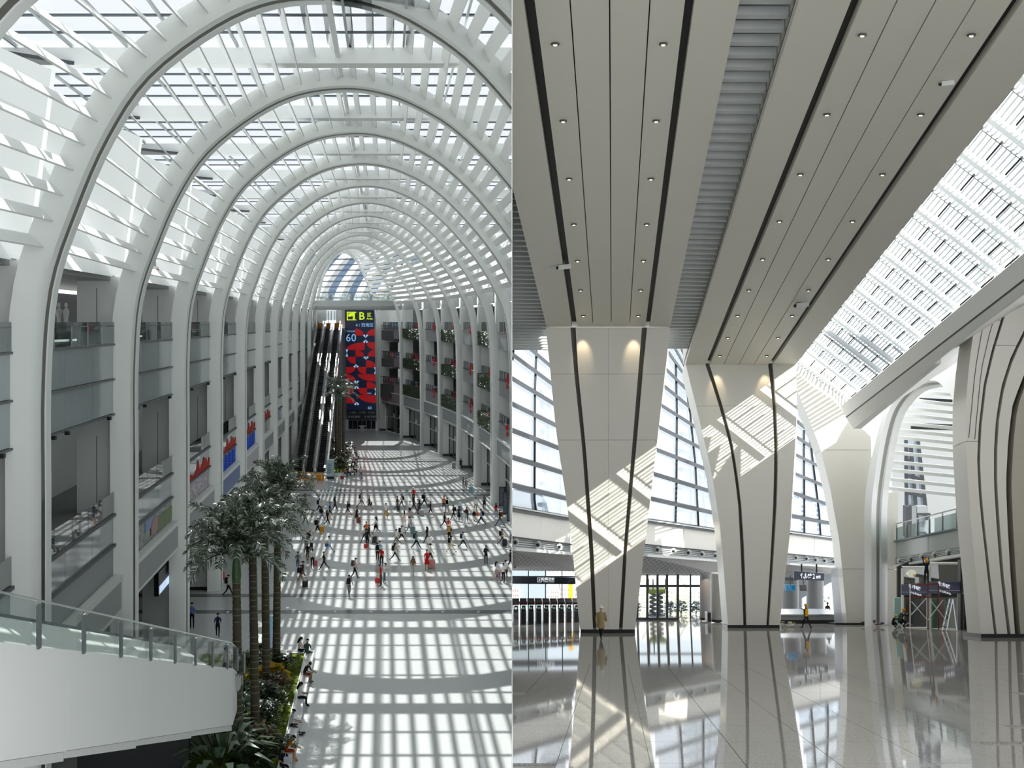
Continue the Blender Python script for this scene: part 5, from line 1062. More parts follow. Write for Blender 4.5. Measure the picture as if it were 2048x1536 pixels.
face(t, 'board', mat('#0d1f3d', .3), [(1588, 1159, 121.5), (1648, 1161.5, 123.5), (1648, 1146.5, 123.5), (1588, 1142, 121.5)], (0, .25, 0))
ux = P(1648, 1150, 123.5)-P(1588, 1150, 121.5); ux.z = 0
for s, sz, x, y in (('\u2191', .55, 1603, 1152), ('\u2693', .5, 1610.5, 1153), ('\u7ad9\u53f0', .24, 1619, 1150), ('\u2014', .3, 1618, 1155), ('2', .62, 1627, 1153), ('\u8f66\u7ad9', .3, 1636, 1154.5)): text('lettering', s, sz, P(x, y, 121.2+(x-1588)/60*2), ux, Z, wm, t, bold=.008)
for x in (1603, 1633): b = MB(); b.bar(P(x, 1145, 122.3), P(x, 1128, 122.3), .12, .12); b.build('hanger', M['black'], t)
# debris and tools
def heap(name, lab, cat, x, y, n, s, cols, Y=None):
    Y = Y or ry(y); t = thing(name, lab, cat, P(x, y, Y)); c = P(x, y, Y)
    for k in range(n):
        b = MB(); a = random.uniform(0, 6.28); p = c+Vector((random.uniform(-1, 1)*s*1.6, random.uniform(-.5, .5)*s, random.uniform(.05, s*.8))); d = Vector((math.cos(a), .3*math.sin(a), random.uniform(-.2, .3)))*s*random.uniform(.4, .8)
        b.bar(p-d, p+d, s*random.uniform(.12, .4), s*random.uniform(.1, .3)); b.build('piece', mat(cols[k % len(cols)], .6), t)
heap('tool_pile', 'orange and black tool pile on the floor against the pier', 'tools', 1733, 1248, 7, .38, ['#c46a20', '#5a3418', '#26262a', '#8a5030'], 108.5)
heap('cable_pile', 'dark pile of cables on the floor left of the crouching workers', 'cables', 1758, 1250, 6, .35, ['#2a2a2e', '#5a2a2a', '#3a3c40'], 105)
heap('dust_sheet', 'crumpled pale dust sheet at the foot of the second column', 'sheet', 1568, 1252, 7, .42, ['#c8c0a0', '#e0dccc', '#8a8468'], 103)
heap('rag_pile', 'small pile of pale rags beside the crouching workers', 'rags', 1812, 1253, 5, .3, ['#c8b8b0', '#9a9490', '#4a4440'], 98)
# ---------------------------------------------------------------- outside
b = MB(R); b.box((-30, 260, -.8), (260, 900, -.2)); b.build('floor_4', mat('#a9aba8', .8), clip='R', kind='structure')
t = thing('scissor_lift', 'scissor lift with a yellow-green platform outside the glass doors', 'lift', P(1312, 1236, 170))
for i in range(5):
    for j, (xa, xb) in enumerate(((1299, 1326), (1326, 1299))): b = MB(); y = 1231-i*9; b.bar(P(xa, y, 170+j*.3), P(xb, y-9, 170+j*.3), .25, .25); b.build('scissor_arm', M['dgrey'], t)
face(t, 'base', M['black'], [(1295, 1238, 170), (1330, 1238, 170), (1330, 1230, 170), (1295, 1230, 170)], (0, 1.5, 0)); face(t, 'platform', mat('#7a8420', .5), [(1296, 1187, 170), (1331, 1187, 170), (1331, 1179, 170), (1296, 1179, 170)], (0, 1.5, 0))
for x in (1297, 1306, 1331): b = MB(); b.bar(P(x, 1179, 170), P(x, 1158, 170), .15, .15); b.build('guard_post', M['dgrey'], t)
def bld(lab, x0, x1, y1, Y, col, nx, ny, y0=None, win='#8d9aa8'):
    yb = 1195+6132/Y; t = thing('building', lab, 'building', P((x0+x1)/2, yb, Y), 'city buildings')
    y0 = yb; face(t, 'block', mat(col, .8), [(x0, y0, Y), (x1, y0, Y), (x1, y1, Y), (x0, y1, Y)], (0, 25, 0), clip='R')
    b = MB()
    for i in range(nx):
        for j in range(ny):
            xa = x0+(x1-x0)*(i+.2)/nx; xb = x0+(x1-x0)*(i+.75)/nx; ya = y1+(min(y0, 1215)-y1)*(j+.25)/ny; yc = y1+(min(y0, 1215)-y1)*(j+.75)/ny
            b.slab([P(xa, yc, Y-.3), P(xb, yc, Y-.3), P(xb, ya, Y-.3), P(xa, ya, Y-.3)], (0, .2, 0))
    b.build('windows', mat(win, .4), t, kind='stuff', clip='R')
for k, (x0, x1, y1, col) in enumerate(((1012, 1040, 1176, '#e6dede'), (1041, 1062, 1183, '#d8d4d6'), (1063, 1092, 1172, '#e8e4e2'), (1093, 1120, 1180, '#ddd6d4'), (1121, 1165, 1174, '#e4dcda'))): bld('pale low building outside behind the ticket gates, '+(ordinal(k)+' from the left' if k else 'leftmost'), x0, x1, y1, 330+k*9, col, 6, 4, win='#b39a98')
for k, (x0, x1, y1, col) in enumerate(((1262, 1300, 1186, '#e6e2d8'), (1301, 1350, 1180, '#e2dccb'), (1352, 1378, 1188, '#e8e2c8'), (1379, 1440, 1181, '#d8d8d8'))): bld('pale building outside the glass doors, '+(ordinal(k)+' from the left' if k else 'leftmost'), x0, x1, y1, 330+k*9, col, 7, 4, win='#b8b4a0')
for k, (x0, x1, y1, col) in enumerate(((1575, 1600, 990, '#cdd6e4'), (1602, 1622, 1008, '#d8dfea'), (1624, 1650, 996, '#c6d0e0'), (1652, 1690, 1014, '#d4dbe6'))): bld('tall pale blue tower block outside the right curtain wall, '+(ordinal(k)+' from the left' if k else 'leftmost'), x0, x1, y1, 420+k*12, col, 5, 22, win='#98a8c4')
t = thing('station_roof', 'dark curved roof outside at the foot of the left curtain wall', 'roof', P(1050, 1020, 330)); b = MB(); b.slab([P(1012, 1040, 330), P(1100, 1040, 330), P(1090, 1022, 330), P(1070, 1013, 330), P(1040, 1008, 330), P(1012, 1011, 330)], (0, 30, 0)); b.build('roof', mat('#4c545c', .6), t, clip='R'); face(t, 'wall', mat('#8b9298', .7), [(1012, 1220, 331), (1095, 1220, 331), (1095, 1040, 331), (1012, 1040, 331)], (0, 25, 0), clip='R')
for k, (x, y, h) in enumerate(((1270, 1238, 1.6), (1340, 1238, 1.5), (1362, 1237, 1.6), (1392, 1237, 1.5))):
    shrub(P(x, 1195+6132/185, 185), .9, h, 160, .4, ['#3c4a44', '#55645a', '#2c3834'], 'shrub outside the glass doors, '+('left of the lift', 'right of the lift', 'beside the right door frame', 'rightmost one')[k])
# =============================================================== PEOPLE
def RD(a): return math.radians(a)
POSES = dict(
 walk=dict(hip=(26, -22), knee=(6, 26), sh=(-24, 22), el=(14, 22)), walk2=dict(hip=(-20, 28), knee=(30, 4), sh=(20, -26), el=(24, 12)),
 stride=dict(hip=(32, -30), knee=(4, 18), sh=(-30, 30), el=(18, 26)), stand=dict(hip=(2, -2), knee=(2, 2), sh=(2, -3), el=(8, 10)),
 phone=dict(hip=(20, -16), knee=(5, 20), sh=(10, 24), el=(20, 98), head=16), pstand=dict(hip=(2, -2), knee=(2, 2), sh=(-4, 2), el=(100, 108), head=20),
 pull=dict(hip=(24, -22), knee=(5, 26), sh=(16, -20), el=(18, 6)), sit=dict(hip=(86, 84), knee=(88, 80), sh=(10, 14), el=(58, 66), lean=10, head=14),
 lean=dict(hip=(88, 86), knee=(92, 84), sh=(6, 10), el=(44, 50), lean=34, head=24), crosslegs=dict(hip=(84, 80), knee=(86, 128), sh=(8, 10), el=(56, 60), lean=14, head=10, spread=24),
 crouch=dict(hip=(108, 96), knee=(136, 128), sh=(52, 60), el=(30, 40), lean=28, head=14), reach=dict(hip=(2, -2), knee=(2, 2), sh=(150, 140), el=(24, 30), head=-20),
 arm=dict(hip=(20, -20), knee=(4, 22), sh=(-10, 62), el=(14, 36)))
BODY = {}
def template(pose):
    if pose in BODY: return BODY[pose]
    q = POSES[pose]; J = {}; ln = RD(q.get('lean', 2)); hd = ln*.7+RD(q.get('head', 0)); sp = RD(q.get('spread', 2))
    up = lambda a, l: Vector((math.sin(a)*l, 0, math.cos(a)*l)); dn = lambda a, l, s=0: Vector((math.sin(a)*l*math.cos(s), math.sin(s)*l, -math.cos(a)*l*math.cos(s)))
    J['pel'] = Vector((0, 0, .93)); J['wst'] = J['pel']+up(ln*.5, .16); J['cst'] = J['wst']+up(ln, .2); J['nkb'] = J['cst']+up(ln, .15); J['nck'] = J['nkb']+up(hd, .08); J['hed'] = J['nck']+up(hd, .09); J['top'] = J['hed']+up(hd, .085)
    for i, s in ((0, 1), (1, -1)):
        h = RD(q['hip'][i]); k = RD(q['knee'][i]); a = RD(q['sh'][i])+ln*.6; e = RD(q['el'][i])
        J['hip', i] = J['pel']+Vector((0, s*.09, -.05)); J['kne', i] = J['hip', i]+dn(h, .42, s*sp); J['ank', i] = J['kne', i]+dn(h-k, .4)
        f = h-k if abs(h-k) < 1 else 0; J['toe', i] = J['ank', i]+Vector((math.cos(f*.6)*.16, s*.02, -.035+math.sin(f*.6)*.1))
        J['sho', i] = J['cst']+up(ln, .1)+Vector((0, s*.17, 0)); J['elb', i] = J['sho', i]+dn(a, .28, s*RD(9)); J['wri', i] = J['elb', i]+dn(a+e, .24, -s*RD(4)); J['hnd', i] = J['wri', i]+dn(a+e, .08, 0)
    mz = min(J['toe', i].z for i in (0, 1)); mz = min(mz, min(J['ank', i].z for i in (0, 1))-.03)
    for k in J: J[k] = J[k]-Vector((0, 0, mz-.03))
    rad = dict(pel=.125, wst=.115, cst=.13, nkb=.085, nck=.05, hed=.088, top=.06, hip=.09, kne=.058, ank=.042, toe=.036, sho=.062, elb=.042, wri=.03, hnd=.034)
    E_ = [('pel', 'wst', 1), ('wst', 'cst', 1), ('cst', 'nkb', 1), ('nkb', 'nck', 0), ('nck', 'hed', 0), ('hed', 'top', 0)]
    for i in (0, 1): E_ += [('pel', ('hip', i), 2), (('hip', i), ('kne', i), 2), (('kne', i), ('ank', i), 4), (('ank', i), ('toe', i), 3), ('cst', ('sho', i), 1), (('sho', i), ('elb', i), 1), (('elb', i), ('wri', i), 5), (('wri', i), ('hnd', i), 0)]
    ks = list(J); me = bpy.data.meshes.new('skeleton'); me.from_pydata([J[k] for k in ks], [(ks.index(a), ks.index(b)) for a, b, _ in E_], [])
    o = bpy.data.objects.new('skeleton', me); SC.collection.objects.link(o); o.modifiers.new('s', 'SKIN'); ss = o.modifiers.new('d', 'SUBSURF'); ss.levels = 1; ss.render_levels = 1
    for i, k in enumerate(ks):
        r = rad[k if isinstance(k, str) else k[0]]; v = me.skin_vertices[0].data[i]
        v.radius = (r, r*(1.0 if k in ('hed', 'top', 'nck') or not isinstance(k, str) else .8)) ; v.use_root = (k == 'pel')
    bpy.context.view_layer.update()
    ev = bpy.data.meshes.new_from_object(o.evaluated_get(bpy.context.evaluated_depsgraph_get())); bpy.data.objects.remove(o); bpy.data.meshes.remove(me)
    b = MB(); vs_ = [v.co.copy() for v in ev.vertices]
    def cls(c):
        best = (9, 0)
        for a, d, tg in E_:
            p, r = J[a], J[d]; w = r-p; t = max(0, min(1, (c-p).dot(w)/max(w.length_squared, 1e-6))); ds = (c-p-w*t).length-(rad[a if isinstance(a, str) else a[0]]*(1-t)+rad[d if isinstance(d, str) else d[0]]*t)
            if ds < best[0]: best = (ds, 2 if tg == 1 and (a, d) == ('pel', 'wst') and t < .35 else tg)
        return best[1]
    for p in ev.polygons: b.f.append(list(p.vertices)); b.mi.append(cls(p.center))
    b.v = vs_; bpy.data.meshes.remove(ev)
    fw = Vector((math.cos(hd), 0, -math.sin(hd))); hc = J['hed']+up(hd, .02)
    b.ball(hc+fw*.09-up(hd, .01), (.02, .014, .024), 6, 4, 0)                       # nose, eyes, mouth, ears
    for s in (-1, 1): b.ball(hc+fw*.08+Vector((0, s*.033, 0))+up(hd, .022), (.008, .013, .009), 6, 4, 6); b.ball(hc+Vector((0, s*.092, 0)), (.02, .01, .03), 6, 4, 0)
    b.ball(hc+fw*.079-up(hd, .045), (.008, .025, .006), 6, 4, 7)
    for i, s in ((0, 1), (1, -1)):                                                # five fingers on each hand
        d = (J['hnd', i]-J['wri', i]).normalized(); sd = Vector((0, 1, 0)); cr = d.cross(sd)
        for k in range(4): p = J['hnd', i]+cr*(.024-.016*k); m = p+d*(.05+.008*(k in (1, 2))); b.tube([p, m, m+d*.028-sd*s*.02], [.009, .008, .006], 5, 0)
        p = J['wri', i]+d*.04+cr*.03; b.tube([p, p+cr*.025+d*.03, p+cr*.03+d*.06], [.01, .009, .007], 5, 0)
    B = b.build('body', [mat('#c9a184', .6)]*8, smooth=True); HALL.objects.unlink(B)
    BODY[pose] = (B, J, hd, ln); return BODY[pose]
PARTS = {}
def part(pose, kind):
    if (pose, kind) in PARTS: return PARTS[pose, kind]
    B, J, hd, ln = template(pose); b = MB(); up = Vector((math.sin(hd), 0, math.cos(hd))); fw = Vector((math.cos(hd), 0, -math.sin(hd))); hc = J['hed']+up*.02
    tu = Vector((math.sin(ln), 0, math.cos(ln))); tf = Vector((math.cos(ln), 0, -math.sin(ln)))
    def dome(r, lo, off, h=1.0):
        rs = []
        for i in range(6):
            a = lo+(math.pi/2-lo)*i/5.3; rs.append([hc+off+up*(math.sin(a)*r*h)+fw*(math.cos(a)*r*1.12*math.cos(j*math.pi/6))+Vector((0, math.cos(a)*r*math.sin(j*math.pi/6), 0)) for j in range(12)])
        b.rings(rs)
    if kind == 'hair': dome(.104, .05, up*.02-fw*.018)
    elif kind == 'long_hair':
        dome(.108, .0, up*.02-fw*.02); b.tube([hc-fw*.06+up*.04, hc-fw*.09-up*.1, J['nkb']-tf*.11-tu*.02, J['cst']-tf*.15], [.07, .085, .075, .03], 8)
    elif kind in ('helmet', 'cap', 'hat'):
        dome(.125, .0, up*.045, 1.0); b.rings([[hc+up*(.045+z)+fw*(r*1.15*math.cos(j*math.pi/6)+(.03 if kind != 'hat' else 0))+Vector((0, r*math.sin(j*math.pi/6), 0)) for j in range(12)] for r, z in ((.12, .012), (.155 if kind != 'hat' else .2, 0), (.12, -.01))])
    elif kind == 'backpack':
        c = J['cst']-tf*.2+tu*.0; q = [c+tf*x*.1+Vector((0, y*.15, 0))+tu*z*.23 for z in (-1, 1) for x, y in ((-1, -.8), (1, -1), (1, 1), (-1, .8))]; b.hexa(q); b.hexa([p*.5+(c-tf*.1-tu*.06)*.5-tf*.02 for p in q])
        for s in (-1, 1): b.tube([c+tu*.2+Vector((0, s*.1, 0)), J['nkb']+Vector((0, s*.1, 0))+tu*.03, J['cst']+tf*.12+Vector((0, s*.12, 0)), c-tu*.15+Vector((0, s*.14, 0))], .02, 4)
    elif kind in ('skirt', 'dress'):
        k = (J['kne', 0]+J['kne', 1])/2; w = J['wst']; L_ = .95 if kind == 'dress' else .7; p1 = w.lerp(k, L_); rs = []
        for f, r in ((.0, .115), (.3, .15), (.6, .18), (1, .22)):
            c = w.lerp(p1, f); rs.append([c+Vector((r*1.05*math.cos(j*math.pi/6), r*math.sin(j*math.pi/6), 0)) for j in range(12)])
        b.rings(rs)
    elif kind == 'coat':
        k = (J['kne', 0]+J['kne', 1])/2; w = J['nkb']; p1 = w.lerp(k, .86); rs = []
        for f, r in ((.0, .1), (.15, .19), (.4, .19), (.7, .2), (1, .235)):
            c = w.lerp(p1, f); rs.append([c+Vector((r*.85*math.cos(j*math.pi/6), r*math.sin(j*math.pi/6), 0)) for j in range(12)])
        b.rings(rs)
        for i in (0, 1): b.tube([J['sho', i], J['elb', i], J['wri', i]], [.085, .07, .06], 8)
    elif kind == 'vest':
        rs = []
        for p, r in ((J['pel'], .165), (J['wst'], .155), (J['cst'], .175), (J['nkb'], .11)): rs.append([p+tf*(r*.9*math.cos(j*math.pi/6))+Vector((0, r*1.1*math.sin(j*math.pi/6), 0)) for j in range(12)])
        b.rings(rs)
    o = b.build(kind.replace('hat', 'sun_hat') if kind == 'hat' else kind, M['black'], smooth=True); HALL.objects.unlink(o); PARTS[pose, kind] = o; return o
SKIN = ['#c99f80', '#b98d6e', '#d4ae92', '#a97c5e']
def cloth(c): return mat(c, .8, 0, .1, 6, .2)
NP = [0]
def person(loc, rot, pose, top, bot, label, shin=None, arm=None, hair='hair', hairc='#1a1614', extra=(), shoe='#2a2628', sc=None, group=None):
    NP[0] += 1; B, J, hd, ln = template(pose); rnd = random.Random(NP[0]*7)
    t = thing('person', label, 'person', loc, group); s = sc or rnd.uniform(.96, 1.06); t.scale = (s, s, s); t.rotation_euler = (0, 0, rot)
    o = B.copy(); HALL.objects.link(o); o.parent = t; sk = cloth(rnd.choice(SKIN))
    cols = [sk, cloth(top), cloth(bot), cloth(shoe), cloth(shin) if shin else sk if shin is False else cloth(bot), cloth(arm) if arm else sk, M['black'], mat('#8a4a40', .6)]
    for i, m in enumerate(cols): o.material_slots[i].link = 'OBJECT'; o.material_slots[i].material = m
    for k, c in ([(hair, hairc)] if hair else [])+list(extra):
        p = part(pose, k).copy(); HALL.objects.link(p); p.parent = t; p.material_slots[0].link = 'OBJECT'; p.material_slots[0].material = cloth(c)
    return t
def luggage(name, label, cat, loc, w, d, h, col, rot=0, handle=True, group=None):
    t = thing(name, label, cat, loc, group); b = MB(); r = .04
    sec = [(-w/2+r, -d/2), (w/2-r, -d/2), (w/2, -d/2+r), (w/2, d/2-r), (w/2-r, d/2), (-w/2+r, d/2), (-w/2, d/2-r), (-w/2, -d/2+r)]; l = Vector(loc)
    z0 = .05 if handle else 0
    b.rings([[l+Vector((x*k, y*k, z)) for x, y in sec] for z, k in ((z0, .92), (z0+.04, 1), (h-.04, 1), (h, .92))]); b.build('shell', mat(col, .4), t)
    if handle:
        b = MB(); b.tube([l+Vector((-w*.25, 0, h)), l+Vector((-w*.25, 0, h+.38)), l+Vector((w*.25, 0, h+.38)), l+Vector((w*.25, 0, h))], .015, 4); b.build('handle', M['metal'], t)
        for sx_ in (-1, 1): b = MB(); b.ball(l+Vector((sx_*w*.38, 0, .04)), (.04, .05, .04), 6, 4); b.build('wheel', M['black'], t)
    else:
        b = MB(); b.tube([l+Vector((-w*.3, 0, h)), l+Vector((-w*.15, 0, h+.2)), l+Vector((w*.15, 0, h+.2)), l+Vector((w*.3, 0, h))], .012, 4); b.build('handle', mat(col, .6), t)
    return t
HALL = HL
FACE = {'R': 0, 'L': math.pi, 'A': math.pi/2, 'T': -math.pi/2, 'Q': -.9, 'q': -2.2}
def lp(x, y): return P(x, y, fy(y))
BP_ = lambda c='#17181c': ('backpack', c)
crowd = [
 # x, foot y, facing, pose, top, bottom, bare shin, hair, extras, label
 (575, 1034, 'R', 'walk', '#e8e8ea', '#5f7690', 0, 'long_hair', (), 'woman in a white top and grey-blue trousers half hidden by palm leaves'),
 (584, 1028, 'L', 'walk2', '#b8a890', '#1c1d22', 0, 'hair', (BP_(),), 'person in a beige top and black trousers beside the palm leaves'),
 (563, 1042, 'R', 'stand', '#2a2b30', '#202126', 0, 'hair', (), 'dark figure mostly covered by the tips of the palm leaves'),
 (518, 1094, 'L', 'walk', '#26272c', '#1e1f24', 0, 'hair', (BP_(),), 'dark-clothed person seen between the palm trunks'),
 (610, 1015.6, 'R', 'walk', '#1c1d20', '#17181c', 0, 'hair', (BP_(),), 'person all in black with a black backpack, leftmost on the far band of the floor'),
 (639, 1025.6, 'R', 'stride', '#e6e6e8', '#1a1b20', 0, 'hair', (BP_(),), 'person in white T-shirt and black trousers walking right near the left palms'),
 (611, 1048.5, 'R', 'phone', '#b5a59a', '#1d1d22', 0, 'hair', (), 'slim person in a beige top and black trousers walking alone at the left'),
 (659.6, 1036, 'R', 'walk', '#234a9c', '#23272e', 1, 'hair', (), 'man in a bright blue shirt and dark shorts'),
 (655, 1051.4, 'R', 'walk2', '#18191d', '#15161a', 0, 'long_hair', (), 'person in black clothes just in front of the blue-shirted man'),
 (644, 1043.8, 'R', 'stride', '#23252b', '#6d8196', 0, 'hair', (BP_('#2a2d33'),), 'person in a dark top and pale jeans with a backpack, beside the blue-shirted man'),
 (670, 1023, 'R', 'walk', '#3a332e', '#16171b', 0, 'long_hair', (), 'woman in a dark brown top with long dark hair, behind the blue-shirted man'),
 (635, 1069.6, 'R', 'walk', '#3c3e42', '#1a1b1f', 1, 'hair', (BP_(),), 'man in a dark grey T-shirt and black shorts beside the yellow suitcase'),
 (695.4, 1031, 'L', 'stride', '#17181c', '#1b1c20', 1, 'hair', (BP_('#24252a'),), 'person in a black T-shirt and shorts with a backpack, walking left'),
 (713.5, 1043.8, 'R', 'pull', '#1d1b1c', '#1a191c', 1, 'hair', (('dress', '#1c1a1c'),), 'woman in a black dress pulling the brown suitcase'),
 (723, 1014, 'R', 'stride', '#d8d8d6', '#8a6f4a', 0, 'hair', (BP_('#43464c'),), 'man in a white top and khaki trousers striding right near the far dark band'),
 (738.7, 1019.8, 'L', 'walk', '#1e1e22', '#1a1a1e', 1, 'hair', (), 'person in black with a black shoulder bag, walking left near the far dark band'),
 (772, 1037, 'T', 'walk', '#eceded', '#9a8a70', 1, 'hair', (BP_(),), 'person in a white T-shirt carrying a yellow bag, walking alone in the middle'),
 (794.4, 1021, 'R', 'walk2', '#3a2f2a', '#3c3a38', 0, 'hair', (), 'person in dark brown pulling a small black case, left of the white-shirted walker'),
 (803, 1017, 'L', 'walk', '#e4e4e4', '#4a4340', 0, 'hair', (BP_(),), 'person in white T-shirt and dark brown trousers near the far floor band'),
 (827, 1005, 'A', 'stand', '#c02028', '#2a2a30', 0, 'cap', (), 'person in a red top with a white and red hat, farthest of the crowd'),
 (827.6, 1022.5, 'R', 'walk', '#1c1e24', '#17181c', 0, 'long_hair', (), 'person in dark clothes right in front of the red-topped person with the hat'),
 (835.6, 1028, 'R', 'stand', '#e2e6ea', '#3c4658', 0, 'hair', (), 'person in a white T-shirt beside the grey suitcase, left of the long-haired woman'),
 (839, 1029.5, 'A', 'walk', '#2c3648', '#2b3d58', 0, 'long_hair', (), 'woman with long black hair in dark blue beside the grey suitcase'),
 (848.5, 1014, 'R', 'stride', '#17181c', '#1a1b20', 0, 'hair', (BP_(),), 'person all in black with a backpack right of the red-topped person with the hat'),
 (861, 1032.7, 'R', 'walk', '#1b1c20', '#191a1e', 1, 'hair', (BP_('#5c6066'),), 'person in a black T-shirt and shorts with a grey backpack looking at a phone'),
 (820, 1032.7, 'T', 'stand', '#e8e4e2', '#1c1c20', 1, 'hair', (), 'person in a white top and black shorts beside a pinkish grey case'),
 (808.6, 1052.6, 'A', 'walk', '#e2c4b8', '#e8dcd4', 0, 'long_hair', (('dress', '#e6d0c4'),), 'woman in a pale pink patterned dress'),
 (818, 1066.6, 'R', 'pull', '#f0f0f0', '#7f9ab8', 0, 'hair', (), 'person in a white T-shirt and light blue jeans with the grey-blue suitcase'),
 (793, 1090, 'L', 'stride', '#e4e2d6', '#6a6058', 0, 'hair', (), 'man in a cream shirt and grey-brown trousers walking left'),
 (803, 1084, 'R', 'stride', '#e6e6e8', '#17181c', 1, 'hair', (BP_(),), 'person in a white T-shirt and black shorts with a backpack, beside the cream-shirted man'),
 (832.6, 1098, 'R', 'stride', '#6d9aa8', '#1a1c22', 0, 'hair', (BP_('#2c3038'),), 'person in a teal shirt and black trousers with a dark bag'),
 (854, 1085.4, 'L', 'walk', '#24221f', '#1c1d22', 0, 'long_hair', (), 'woman in dark clothes pulling the white suitcase with a tan bag on it'),
 (888, 1021.5, 'T', 'walk', '#b8683c', '#1a1a1c', 1, 'hair', (), 'person in a rust-orange T-shirt and black shorts'),
 (894, 1025.6, 'A', 'walk2', '#eaeaec', '#a8a8a4', 0, 'hair', (BP_(),), 'person in a white shirt and grey trousers with a black backpack, beside the rust-orange T-shirt'),
 (907, 1039.7, 'L', 'walk', '#15161a', '#1a1b1e', 0, 'hair', (BP_('#1d1e22'),), 'person all in black with a backpack walking left, right of centre of the crowd'),
 (889, 1056, 'R', 'stride', '#232427', '#1a1b20', 0, 'hair', (), 'person in a black shirt and trousers striding alone above the red-shirted child'),
 (897, 1068, 'A', 'stand', '#d23a44', '#4a6478', 1, 'hair', (), 'child in a bright red T-shirt and blue shorts'),
 (898.5, 1086, 'A', 'stand', '#2a2a2e', '#1f1f24', 0, 'hat', (BP_('#c49a5a'),), 'person with a tan bag and straw hat directly behind the cream-clad walker'),
 (902.4, 1105, 'R', 'stride', '#e2d6ba', '#d8c8a0', 0, 'hair', (BP_('#1e1d1c'),), 'person dressed all in cream with a black backpack, walking right'),
 (926, 1096.5, 'R', 'stride', '#eceef0', '#17181c', 0, 'hair', (BP_('#22242a'),), 'person in a white shirt and black trousers striding right with a black backpack'),
 (920.5, 1030, 'T', 'stand', '#b4c8dc', '#5a6a7c', 0, 'hair', (), 'person in a light blue shirt behind the navy-dressed woman'),
 (917.6, 1042, 'T', 'walk', '#263048', '#1c2030', 0, 'long_hair', (('dress', '#20283c'),), 'woman in a navy dress in the group right of centre'),
 (929, 1052.6, 'T', 'walk', '#cfe8e2', '#e8e8e4', 0, 'hair', (), 'person in a mint green top and white trousers'),
 (933, 1044, 'A', 'walk2', '#3a2c30', '#25252a', 0, 'hair', (BP_('#4a2a28'),), 'dark-clothed person just behind the mint green top'),
 (948, 1041, 'T', 'walk', '#f0f0f0', '#1a1a1e', 1, 'cap', (('skirt', '#17181c'),), 'woman in a white top and black skirt with an orange bag'),
 (951.5, 1026, 'A', 'stand', '#eef0f2', '#b09a7c', 1, 'hair', (), 'person in white just behind the woman with the orange bag'),
 (962, 1050, 'L', 'stride', '#b2c6dc', '#17181c', 0, 'hair', (BP_('#20232c'),), 'person in a light blue shirt and black trousers with a dark bag, walking left'),
 (968.6, 1017.4, 'T', 'stand', '#6d6258', '#1d1d20', 0, 'long_hair', (('dress', '#2a2826'),), 'person in a long dark dress standing alone near the right columns'),
 (992, 1037, 'A', 'stand', '#c8181e', '#7a8a98', 0, 'long_hair', (), 'woman in a bright red top and jeans by the glass vestibule'),
 (999.6, 1051.4, 'L', 'stride', '#1a1a1e', '#4a6078', 0, 'hair', (BP_('#7a3a22'),), 'person in a black T-shirt and blue jeans with a brown bag by the glass vestibule'),
 (1004, 1090, 'R', 'stride', '#b48a68', '#4a4632', 0, 'hair', (BP_('#26221e'),), 'person in a tan top and olive trousers pulling a black suitcase at the right edge'),
 (738, 1084, 'R', 'walk', '#17181c', '#c8beb0', 0, 'hair', (), 'person in a black T-shirt and beige trousers in the tight group left of centre'),
 (728.8, 1085.4, 'L', 'walk', '#c2d0dc', '#2c3a50', 0, 'hair', (), 'person in a pale blue and white top in the tight group left of centre'),
 (732.5, 1076, 'A', 'stand', '#e8742c', '#2a2a2e', 0, 'hair', (), 'person in a glowing orange top in the tight group left of centre'),
 (734.6, 1094, 'T', 'walk', '#1a1a1c', '#18181c', 0, 'long_hair', (), 'person all in black carrying a red bag in front of the tight group'),
 (752, 1066.6, 'L', 'walk', '#f0f0f2', '#17181c', 1, 'long_hair', (('skirt', '#15161a'),), 'woman in a white top and short black skirt with long black hair'),
 (618.6, 1094.8, 'R', 'phone', '#1b1c22', '#e4e2dc', 1, 'hair', (BP_('#1e222c'),), 'man in a black top and white shorts with a huge dark backpack'),
 (658.4, 1106, 'L', 'stride', '#e8ecf0', '#7fa4cc', 1, 'hair', (), 'person in a white shirt and light blue shorts with a blue bag'),
 (615, 1124, 'T', 'walk', '#222226', '#6a6a48', 1, 'hair', (), 'man in a black T-shirt and olive shorts, arm swinging'),
 (595.7, 1139.6, 'T', 'walk', '#5c6a78', '#4a5a6c', 0, 'long_hair', (), 'woman with long hair in a blue-grey jacket and jeans, far left of the crowd'),
 (625, 1136, 'T', 'stand', '#d8d8d8', '#17181c', 0, 'hair', (), 'person in a pale grey shirt and black trousers with a red bag'),
 (648, 1139.7, 'L', 'stride', '#1a1a1e', '#1c1c20', 0, 'hair', (), 'person in a black top and trousers with a white bag, walking left'),
 (601.5, 1169, 'R', 'pull', '#17181c', '#8a7a5c', 1, 'hair', (BP_('#1e1f26'),), 'man in a black T-shirt and khaki shorts pulling the black suitcase in the left foreground'),
 (605.5, 1162, 'R', 'walk', '#202226', '#6a6250', 1, 'hat', (), 'person in a wide dark hat right behind the man with the black suitcase'),
 (709.4, 1157, 'R', 'phone', '#d8a8a8', '#25252a', 0, 'hair', (BP_('#45484c'),), 'person in a pink shirt looking at a phone, with a grey backpack'),
 (698.3, 1192.4, 'A', 'walk', '#9a9ca2', '#7a7c84', 0, 'hair', (BP_('#24262c'),), 'person in grey with a black backpack, nearest walker at the dark floor band'),
 (755, 1121, 'A', 'walk', '#dfe2e6', '#1a1b20', 0, 'hair', (BP_('#1e1f24'),), 'person in white and black behind the light blue shirt, above the red shirts'),
 (759.3, 1120, 'A', 'stand', '#8fb4d4', '#5a3a36', 0, 'hair', (), 'person in a light blue shirt above the two red shirts'),
